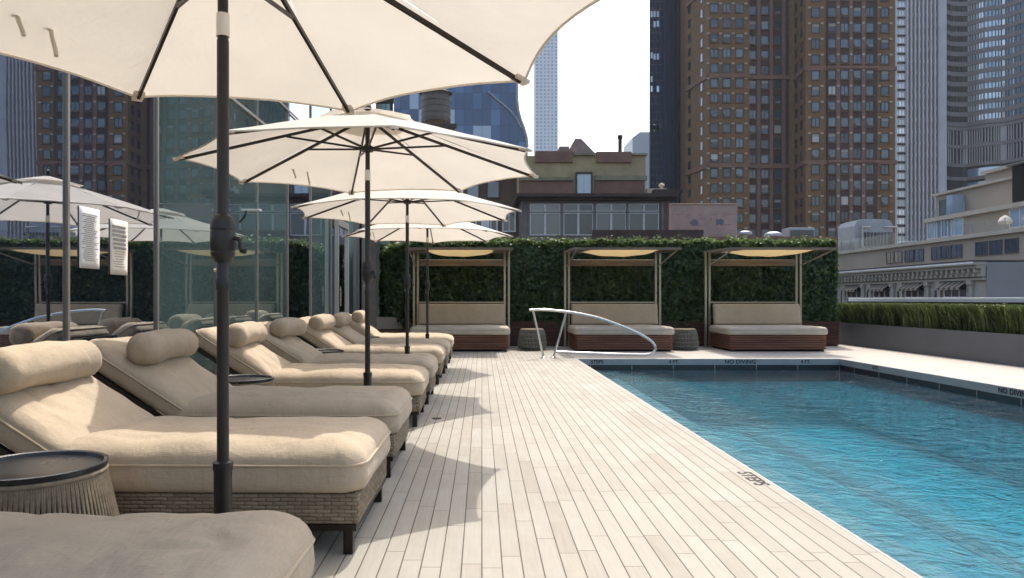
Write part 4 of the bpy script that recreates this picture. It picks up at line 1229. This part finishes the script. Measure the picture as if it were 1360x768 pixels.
r_ = MB(); yg = yo+3; r_.xz([(X(754, yg), Z(203, yg)), (X(790, yg), Z(203, yg)), (X(772, yg), Z(184.5, yg)), (X(764, yg), Z(184, yg))], yg, yg+4); r_.build('gable_roof', plain('slate_roof', (.24, .19, .185), .8, 0, .2, .25, 2), ob)
r_ = MB(); r_.box(X(743, 59), X(756, 59), 59, 61, Z(203, 59), Z(194.5, 59)); r_.build('roof_box', M['mauve_wall'], ob)
yg = yo+2; c_ = MB(); cx = X(823.5, yg)
c_.lathe([(.15, Z(203, yg)), (.15, Z(185, yg)), (.20, Z(184.6, yg)), (.20, Z(180, yg)), (.12, Z(179.6, yg))], 14, (cx, yg, 0)); c_.build('flue_pipe', M['roof_dark'], ob, 40)
def big_window(px0, px1):
    f = MB(); w0 = 1.2
    for py0, py1 in ((271, 281.5), (283, 313)):
        bx(f, px0, px1, py0, py0+w0, yo-.14, yo-.004); bx(f, px0, px1, py1-w0, py1, yo-.14, yo-.004)
        bx(f, px0, px0+w0, py0+w0, py1-w0, yo-.14, yo-.004); bx(f, px1-w0, px1, py0+w0, py1-w0, yo-.14, yo-.004)
        mid = (px0+px1)/2; bx(f, mid-1.3, mid+1.3, py0+w0, py1-w0, yo-.16, yo-.004)
    o = f.build('window', M['pane_frame'], ob)
    g = MB()
    for py0, py1 in ((271, 281.5), (283, 313)):
        bx(g, px0+w0, (px0+px1)/2-1.3, py0+w0, py1-w0, yo-.06, yo-.02); bx(g, (px0+px1)/2+1.3, px1-w0, py0+w0, py1-w0, yo-.06, yo-.02)
    g.build('pane', M['win_old'], o)
for a_, b_ in ((703.5, 744), (748, 787.5), (791.5, 831), (834.5, 874.5)): big_window(a_, b_)
for px in (697, 746, 789.5, 833, 879): pl = MB(); bx(pl, px-1.3, px+1.3, 268, 315, yo-.20, yo-.162); pl.build('pilaster', M['mauve_wall'], ob)
dp = MB(); dp.tube([(X(886, yo), yo-.25, Z(266, yo)), (X(886, yo), yo-.25, Z(330, yo))], .10, 8); dp.build('drain_pipe', plain('rusty_pipe', (.20, .09, .06), .8), ob)
sb = MB(); bx(sb, 861.5, 888, 249, 258.8, yo+.5, yo+3); sb.build('stone_shoulder', M['accent'], ob)
un = MB(); un.lathe([(.10, Z(249, yo)), (.16, Z(248, yo)), (.10, Z(246.5, yo)), (.24, Z(244, yo)), (.20, Z(242, yo)), (.04, Z(240.5, yo))], 14, (X(883, yo), yo+1, 0)); un.build('urn_finial', M['accent'], ob, 50)
rb = MB(); bx(rb, 868, 906, 252, 257, yo-.2, yo+.49); rb.build('roof_overhang', M['roof_dark'], ob)
pp = MB(); pp.box(X(786, 52), X(931, 52), 51.4, 52, -32, Z(306.5, 52)); pp.build('terrace_parapet', plain('dark_red_parapet', (.075, .045, .042), .8, 0, .2, .3, 1), ob)

# ---- low brick building under the brick tower with its rooftop machines
lb = thing('low_roof_building', 'low brick building behind the hedge carrying rooftop machines', 'building', (X(1000, 66), 66, -32))
RZ = Z(322, 66)
MB().box(X(880, 60), X(1113, 60), 60, 78, -32, RZ).build('wall', M['old_red'], lb)
pk = thing('rooftop_bulkhead', 'faded pink rooftop bulkhead box with two blotchy dark marks', 'bulkhead', (X(935, 66), 67, RZ))
MB().box(X(891, 66), X(979, 66), 66, 71, RZ, Z(271.5, 66)).build('wall', M['pink_wall'], pk)
MB().box(X(890, 66), X(980, 66), 65.9, 71.1, Z(271.5, 66)+.002, Z(270.3, 66)).build('coping', M['accent'], pk)
mark_m = plain('slate_mark', (.14, .15, .20), .9)
for px, py in ((922, 296), (956, 295)):
    cx, cz = X(px, 66), Z(py, 66); pts = []
    for k in range(26):
        a = 2*PI*k/26; r = .30+.13*noise.noise(Vector((math.cos(a)*2.2, math.sin(a)*2.2, px))); pts.append((cx+1.35*r*math.cos(a), cz+r*math.sin(a)))
    MB().xz(pts, 65.988, 65.997).build('dark_mark', mark_m, pk)
mk = MB()
for k in range(30):
    x_ = X(random.uniform(898, 972), 66); z_ = Z(random.choice((285, 291, 299, 305))+random.uniform(-1, 1), 66); l = random.uniform(.1, .35)
    mk.box(x_-l, x_+l, 65.994-.0001*k, 65.9975-.0001*k, z_-.035, z_+.035)
mk.build('faded_streak', plain('faded_red', (.33, .19, .17), .9), pk)
def vent_unit(label, px0, px1, py, y, kind):
    o = thing('air_conditioner' if kind == 0 else 'roof_vent', label, 'air conditioner' if kind == 0 else 'roof vent', (X((px0+px1)/2, y), y, RZ))
    x0, x1, zt = X(px0, y), X(px1, y), Z(py, y)
    if kind == 0:
        MB().box(x0, x1, y, y+1.6, RZ, zt).build('casing', M['metal_grey'], o, None, .03)
        g = MB(); n = 7
        for k in range(n):
            z = RZ+.3+(zt-RZ-.5)*k/n; g.box(x0+.1, x1-.1, y-.05, y-.004, z, z+.06)
        g.build('louvres', M['dark_frame'], o)
    else:
        r = (x1-x0)/2
        MB().lathe([(r*.6, RZ), (r*.6, zt-.55*r), (r, zt-.5*r), (r*.92, zt-.2*r), (r*.5, zt)], 16, ((x0+x1)/2, y+r, 0)).build('cowl', M['metal_grey'], o, 40)
vent_unit('round grey roof vent just right of the pink bulkhead', 984, 1002, 306, 64, 1)
vent_unit('wide grey roof vent between the round vent and the louvred unit', 1020, 1044, 307, 64, 1)
vent_unit('louvred grey rooftop air conditioner in front of the brick tower', 1048, 1082, 302.5, 65, 0)
rl = thing('roof_railing', 'thin pale pipe railing at the right end of the low roof', 'railing', (X(1102, 61), 61, RZ))
m_ = MB(); m_.tube([(X(1089, 61), 61, RZ), (X(1089, 61), 61, Z(317, 61)), (X(1116, 61), 61, Z(317, 61)), (X(1116, 61), 61, RZ)], .06, 6); m_.build('pipe_frame', M['alu'], rl)

# ---- ornate cornice building on the right
XC, YC0, YC1 = 26.0, 36.9, 53.6
cb2 = thing('cornice_building', 'low ornate limestone building with dentil cornice and striped awnings', 'building', (XC, 45, -32))
MB().box(XC, XC+16, YC0, YC1, -32, 2.22).build('wall', M['limestone_dark'], cb2)
MB().box(XC+.02, XC+16, YC0-.06, YC0-.004, -32, 3.0).build('end_wall', M['stucco_grey'], cb2)
MB().box(XC+.05, XC+16, YC0, YC1, 2.223, 3.0).build('attic', M['stucco_grey'], cb2)
c_ = MB(); c_.box(XC-.70, XC+.04, YC0-.05, YC1+.4, 2.86, 3.02); c_.box(XC-.50, XC+.045, YC0, YC1, 2.68, 2.857); c_.box(XC-.25, XC-.004, YC0, YC1, 2.25, 2.677); c_.box(XC-.16, XC-.004, YC0, YC1, 2.08, 2.2)
c_.build('cornice', M['limestone'], cb2)
MB().box(XC-.72, XC+16, YC0-.08, YC1+.4, 3.023, 3.10).build('roof_edge', M['dark_frame'], cb2)
MB().box(XC-.715, XC-.703, YC0-.05, YC1+.4, 2.93, 3.02).build('roof_flashing', M['white_paint'], cb2)
dn = MB(); dn2 = MB(); k = 0; yv = YC0+.15
while yv < YC1-.2:
    dn.box(XC-.46, XC-.253, yv, yv+.17, 2.48, 2.66); dn2.box(XC-.36, XC-.253, yv+.2, yv+.34, 2.29, 2.43); yv += .44
stuff(dn.build('dentils', M['limestone'], cb2)); stuff(dn2.build('dentil_blocks', M['limestone'], cb2))
bays = [X_ for X_ in (XC*950/(px-640) for px in (1270, 1216, 1172, 1135))]
for k, yb_ in enumerate(bays):
    wv = MB(); wv.box(XC-.03, XC-.003, yb_-.95, yb_+.95, -2.2, 1.92); o = wv.build('window', M['win_dark'], cb2)
    fr = MB()
    for q_ in (-.95, -.32, .32, .95): fr.box(XC-.06, XC-.031, yb_+q_-.04, yb_+q_+.04, -2.2, 1.92)
    fr.box(XC-.062, XC-.032, yb_-.99, yb_+.99, 1.15, 1.22); fr.build('frame', M['pane_frame'], o)
    aw = MB(); n = 9
    for i in range(n):
        aw.m = i % 2
        y0 = yb_-1.0+2.0*i/n; y1 = y0+2.0/n
        aw.add([(XC-.08, y0, 2.02), (XC-.08, y1, 2.02), (XC-.55, y1, 1.72), (XC-.55, y0, 1.72), (XC-.55, y1, 1.58), (XC-.55, y0, 1.58)], [(0, 1, 2, 3), (3, 2, 4, 5)])
    aw.build('awning', [M['beige_block'], M['dark_frame']], cb2)
    for s in (-1, 1):
        cl = MB(); cl.box(XC-.14, XC-.003, yb_+s*1.30-.14, yb_+s*1.30+.14, -3, 1.85); cl.box(XC-.22, XC-.002, yb_+s*1.30-.20, yb_+s*1.30+.20, 1.852, 2.07)
        cl.build('pilaster', M['limestone'], cb2)
    nb = MB(); nb.box(XC-.03, XC-.003, yb_+1.55, yb_+1.85, -2, 1.6); nb.build('narrow_window', M['win_dark'], cb2)

# ---- stepped beige building with terraces
sb2 = thing('stepped_building', 'beige stepped apartment building with glass railed terraces', 'building', (60, 85, -32))
ZA, ZB, ZC = 7.9, 10.8, 14.4
MB().box(55, 85, 40, 112, -32, ZA).build('lower_block', M['beige_block'], sb2)
MB().box(54.6, 85, 39.8, 112.2, ZA+.003, ZA+.45).build('terrace_slab', M['limestone'], sb2)
MB().box(57, 85, 40, 91, ZA+.453, ZB).build('middle_block', M['beige_block'], sb2)
MB().box(56.5, 85, 39.8, 91.4, ZB+.003, ZB+.5).build('terrace_slab', M['limestone'], sb2)
MB().box(59, 85, 60, 93, ZB+.503, ZC).build('penthouse', M['beige_block'], sb2)
MB().box(58.6, 85, 59.8, 93.3, ZC+.003, ZC+.3).build('roof_slab', M['limestone'], sb2)
MB().box(59.5, 85, 56, 84.5, ZC+.303, ZC+1.4).build('upper_penthouse', M['beige_block'], sb2)
MB().box(59.1, 85, 55.8, 84.8, ZC+1.403, ZC+1.75).build('roof_slab', M['limestone'], sb2)
MB().box(58.2, 59, 72, 78.5, ZB+.503, ZC+1.2).build('dark_loggia', M['dark'], sb2)
MB().box(57.9, 59, 71.5, 79, ZC+1.203, ZC+1.402).build('loggia_slab', M['dark_frame'], sb2)
lw = win_mesh('window', 1.9, 1.55, M['win_dark'], M['dark_frame'], .1, .08, 1)
sp = [(55-.01, y_, ZA-1.3, R(-90)) for y_ in [55*950/(p-640) for p in (1344, 1323, 1304, 1271, 1257, 1244, 1221, 1208, 1193, 1183)]]
place_windows(sb2, lw, sp)
sp = [(57-.01, y_, ZA+1.85, R(-90)) for y_ in [57*950/(p-640) for p in (1355, 1270, 1255, 1242)]]
place_windows(sb2, win_mesh('terrace_window', 2.9, 2.2, M['win_blue'], M['pane_frame'], .12, .12, 1), sp, 'terrace_window')
sp = [(59-.01, y_, ZB+1.95, R(-90)) for y_ in [59*950/(p-640) for p in (1266, 1254)]]
place_windows(sb2, win_mesh('penthouse_window', 1.7, 2.0, M['win_dark'], M['dark_frame'], .1, .08), sp, 'penthouse_window')
MB().box(57.4, 58.96, 59*950/642, 59*950/634, ZB+.503, ZB+3.0).build('glass_box', M['win_blue'], sb2)
def rail_glass():
    m = NT('clear_rail_glass')
    t = m.n('ShaderNodeBsdfTransparent', i_Color=(.96, .98, .99)); d = m.n('ShaderNodeBsdfDiffuse', i_Color=(.13, .19, .22)); g = m.n('ShaderNodeBsdfGlossy', i_Color=(.8, .9, 1), i_Roughness=.05)
    x = m.n('ShaderNodeMixShader', i_Fac=.07); m.t.links.new(t.outputs[0], x.inputs[1]); m.t.links.new(d.outputs[0], x.inputs[2])
    y = m.n('ShaderNodeMixShader', i_Fac=m.n('ShaderNodeFresnel', i_IOR=1.45).outputs[0]); m.t.links.new(x.outputs[0], y.inputs[1]); m.t.links.new(g.outputs[0], y.inputs[2])
    return m.done(y.outputs[0])
M['rail_glass'] = rail_glass()
def rail(x, y0, y1, z, h=1.1):
    g = MB(); g.add([(x, y0, z), (x, y1, z), (x, y1, z+h), (x, y0, z+h)], [(3, 2, 1, 0)]); o = g.build('glass_railing', M['rail_glass'], sb2)
    k = y0
    while k < y1: MB().box(x-.06, x-.004, k, k+.06, z, z+h+.08).build('railing_post', M['metal_grey'], o); k += 2.6
rail(54.75, 88, 112, ZA+.453, 1.5); rail(56.7, 84, 91.2, ZB+.503, 1.1); rail(54.9, 75, 83, ZA+.453, 1.2)
ctw = thing('cooling_tower', 'blue grey metal cooling tower with rounded top and pale pipes', 'cooling tower', (61.5, 111, ZA+.45))
yk = 106.0; x0, x1 = X(1135, yk), X(1186, yk); z0, z1 = ZA+.453, Z(291, yk)
pf = [(x0, z0), (x1, z0), (x1, z1-.8), (x1-.5, z1-.2), (x1-1.2, z1), (x0+1.2, z1), (x0+.4, z1-.3), (x0, z1-1.0)]
MB().xz(pf, yk, yk+5).build('casing', M['metal_grey'], ctw)
g = MB()
for k in range(9): g.box(x0+1.4+k*.5, x0+1.7+k*.5, yk-.08, yk-.004, z0+.6, z1-2.0)
g.build('louvres', M['dark_frame'], ctw)
for q_ in ([(x0+1.0, yk-.3, z0), (x0+1.0, yk-.3, z1-1.2), (x0+2.2, yk-.3, z1-1.2)], [(x1-1.5, yk-.3, z1-1.2), (x1+.4, yk-.3, z1-1.2), (x1+.4, yk-.3, z0+.5)]): MB().tube(q_, .13, 8).build('pipe', M['alu'], ctw)
for i, (px, lab) in enumerate(((1207, 'white topped rooftop fan unit left of the other on the beige terrace'), (1222, 'white topped rooftop fan unit nearest the glass railed terrace corner'))):
    y_ = 96.0; o = thing('fan_unit', lab, 'fan unit', (X(px, y_)+2, y_, ZA+.45), 'rooftop fan units')
    MB().box(X(px-5, y_), X(px+5, y_), y_, y_+1.5, ZA+.453, Z(322, y_)).build('casing', M['metal_grey'], o)
    MB().box(X(px-6, y_), X(px+6, y_), y_-.2, y_+1.6, Z(322, y_)+.002, Z(320, y_)).build('lid', M['white_paint'], o)
pu = thing('patio_umbrella', 'closed pale canvas umbrella on the beige terrace', 'parasol', (56, 76, ZA+.45))
yy_ = 55.8*950/(1335-640)
MB().lathe([(.62, ZA+1.2), (.66, ZA+1.45), (.45, ZA+1.85), (.08, ZA+2.1)], 12, (55.8, yy_, 0)).build('canopy', M['canopy'], pu, 30)
MB().tube([(55.8, yy_, ZA+.453), (55.8, yy_, ZA+1.3)], .05, 6).build('pole', M['alu'], pu)

# ---- grey pier tower and curved banded tower
YR = 240.0
gt = thing('grey_pier_tower', 'grey office tower with close vertical stone piers and dark glass', 'building', (X(1222, YR), YR+10, -32))
MB().box(X(1188, YR), X(1256, YR), YR, YR+26, -32, 150).build('glass_wall', M['dark_glass'], gt)
pr = []
for k in range(10):
    px = 1203.5+k*5.25
    w_ = .27 if k < 9 else 1.1
    MB().box(X(px, YR)-w_, X(px, YR)+w_, YR-.85, YR-.004, -32, 150).build('pier', M['pier_stone'], gt)
for k in range(30):
    z = Z(330-k*15.5, YR)
    MB().box(X(1204.2, YR), X(1250, YR), YR-.30, YR-.006, z-.55, z+.45).build('spandrel', M['grey_stone'], gt)
sp = []
for k in range(36): sp.append((X(1195.5, YR), YR-.02, Z(330-k*12, YR), 0))
place_windows(gt, win_mesh('corner_window', 3.4, 2.2, M['win_bright'], M['pier_stone'], .25, .22, 2), sp, 'corner_window')
MB().box(X(1188, YR), X(1190.6, YR), YR-.4, YR-.004, -32, 150).build('corner_stone', M['pier_stone'], gt)

ct = thing('curved_banded_tower', 'grey tower with wavy curved bands of bright windows at the right', 'building', (X(1320, 245), 250, -32))
plan = []
ctrl = [(1253, 243), (1262, 245.5), (1278, 246), (1285, 245.6), (1296, 243.6), (1307, 241.6), (1320, 240.3), (1330, 239.6), (1336, 238.8), (1347, 236.5), (1362, 233), (1380, 228.5), (1400, 224)]
plan = [(X(a, b), b) for a, b in ctrl]
def ribbon(m, i0, i1, z0, z1, off0, off1):
    """a band following the wavy plan between control points i0..i1"""
    P = [Vector((plan[i][0], plan[i][1], 0)) for i in range(len(plan))]
    def nrm(i):
        a = P[max(0, i-1)]; b = P[min(len(P)-1, i+1)]; d = (b-a).normalized(); return Vector((d.y, -d.x, 0))
    f = [P[i]+nrm(i)*off1 for i in range(i0, i1+1)]; g = [P[i]+nrm(i)*off0 for i in range(i0, i1+1)]
    vs_ = [(p.x, p.y, z0) for p in f]+[(p.x, p.y, z1) for p in f]+[(p.x, p.y, z0) for p in g]+[(p.x, p.y, z1) for p in g]
    n = len(f); fs_ = []
    for k in range(n-1):
        fs_ += [(k, k+1, n+k+1, n+k), (2*n+k+1, 2*n+k, 3*n+k, 3*n+k+1), (n+k, n+k+1, 3*n+k+1, 3*n+k), (k+1, k, 2*n+k, 2*n+k+1)]
    fs_ += [(0, n, 3*n, 2*n), (n-1, 3*n-1, 4*n-1, 2*n-1)]
    m.add(vs_, fs_)
body = [(x_, y_+.05) for x_, y_ in plan]+[(plan[-1][0]+60, plan[-1][1]+10), (plan[-1][0]+60, 290), (plan[0][0], 290)]
MB().prism(body, -32, 150).build('core', M['dark_glass'], ct)
zbase = Z(166, 243); fh = 3.45
for k in range(26):
    z = zbase+k*fh
    b = MB(); ribbon(b, 0, len(plan)-1, z, z+1.45, .06, .45); b.build('stone_band', M['grey_stone'], ct)
    if k < 22:
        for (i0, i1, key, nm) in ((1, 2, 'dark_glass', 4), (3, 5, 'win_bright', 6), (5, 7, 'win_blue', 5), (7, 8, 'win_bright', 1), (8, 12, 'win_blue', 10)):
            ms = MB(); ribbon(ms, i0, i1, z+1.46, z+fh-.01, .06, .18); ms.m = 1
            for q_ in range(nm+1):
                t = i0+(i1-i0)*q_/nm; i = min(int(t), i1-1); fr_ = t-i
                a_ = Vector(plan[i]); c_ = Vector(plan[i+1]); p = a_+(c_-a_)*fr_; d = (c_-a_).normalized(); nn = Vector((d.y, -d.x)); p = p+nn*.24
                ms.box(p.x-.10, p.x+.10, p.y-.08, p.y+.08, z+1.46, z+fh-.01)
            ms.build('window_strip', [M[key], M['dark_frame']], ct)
for zt_, zh in ((zbase-.3, 0), (Z(191, 243), 0), (Z(216, 243), 0), (Z(234, 243), 0), (Z(252, 243), 0)):
    b = MB(); ribbon(b, 0, len(plan)-1, zt_-1.1, zt_, .06, .6); b.build('stone_band', M['grey_stone'], ct)
ar = MB()
for i in range(0, 40):
    t = (len(plan)-1)*i/40; k = int(t); f = t-k; a_ = Vector(plan[k]); c_ = Vector(plan[min(k+1, len(plan)-1)]); p = a_+(c_-a_)*f; d = (c_-a_).normalized(); nn = Vector((d.y, -d.x)); p = p+nn*.3
    ar.box(p.x-.12, p.x+.12, p.y-.12, p.y+.12, Z(216, 243), zbase-1.45)
stuff(ar.build('arcade_piers', M['pier_stone'], ct))
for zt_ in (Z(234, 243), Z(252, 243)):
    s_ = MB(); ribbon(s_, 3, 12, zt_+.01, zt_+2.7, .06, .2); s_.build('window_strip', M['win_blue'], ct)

# ------------------------------------------------------------------ thin summer haze
hz = MB().box(-720, 720, -80, 1020, -33, 470).build('haze', None)
hm_ = bpy.data.materials.new('summer_haze'); hm_.use_nodes = True; ht = hm_.node_tree; ht.nodes.clear()
ho = ht.nodes.new('ShaderNodeOutputMaterial'); hv = ht.nodes.new('ShaderNodeVolumePrincipled')
hv.inputs['Color'].default_value = (.86, .92, 1, 1); hv.inputs['Density'].default_value = .00016; hv.inputs['Anisotropy'].default_value = .3
ht.links.new(hv.outputs[0], ho.inputs[1]); hz.data.materials.clear(); hz.data.materials.append(hm_); stuff(hz)
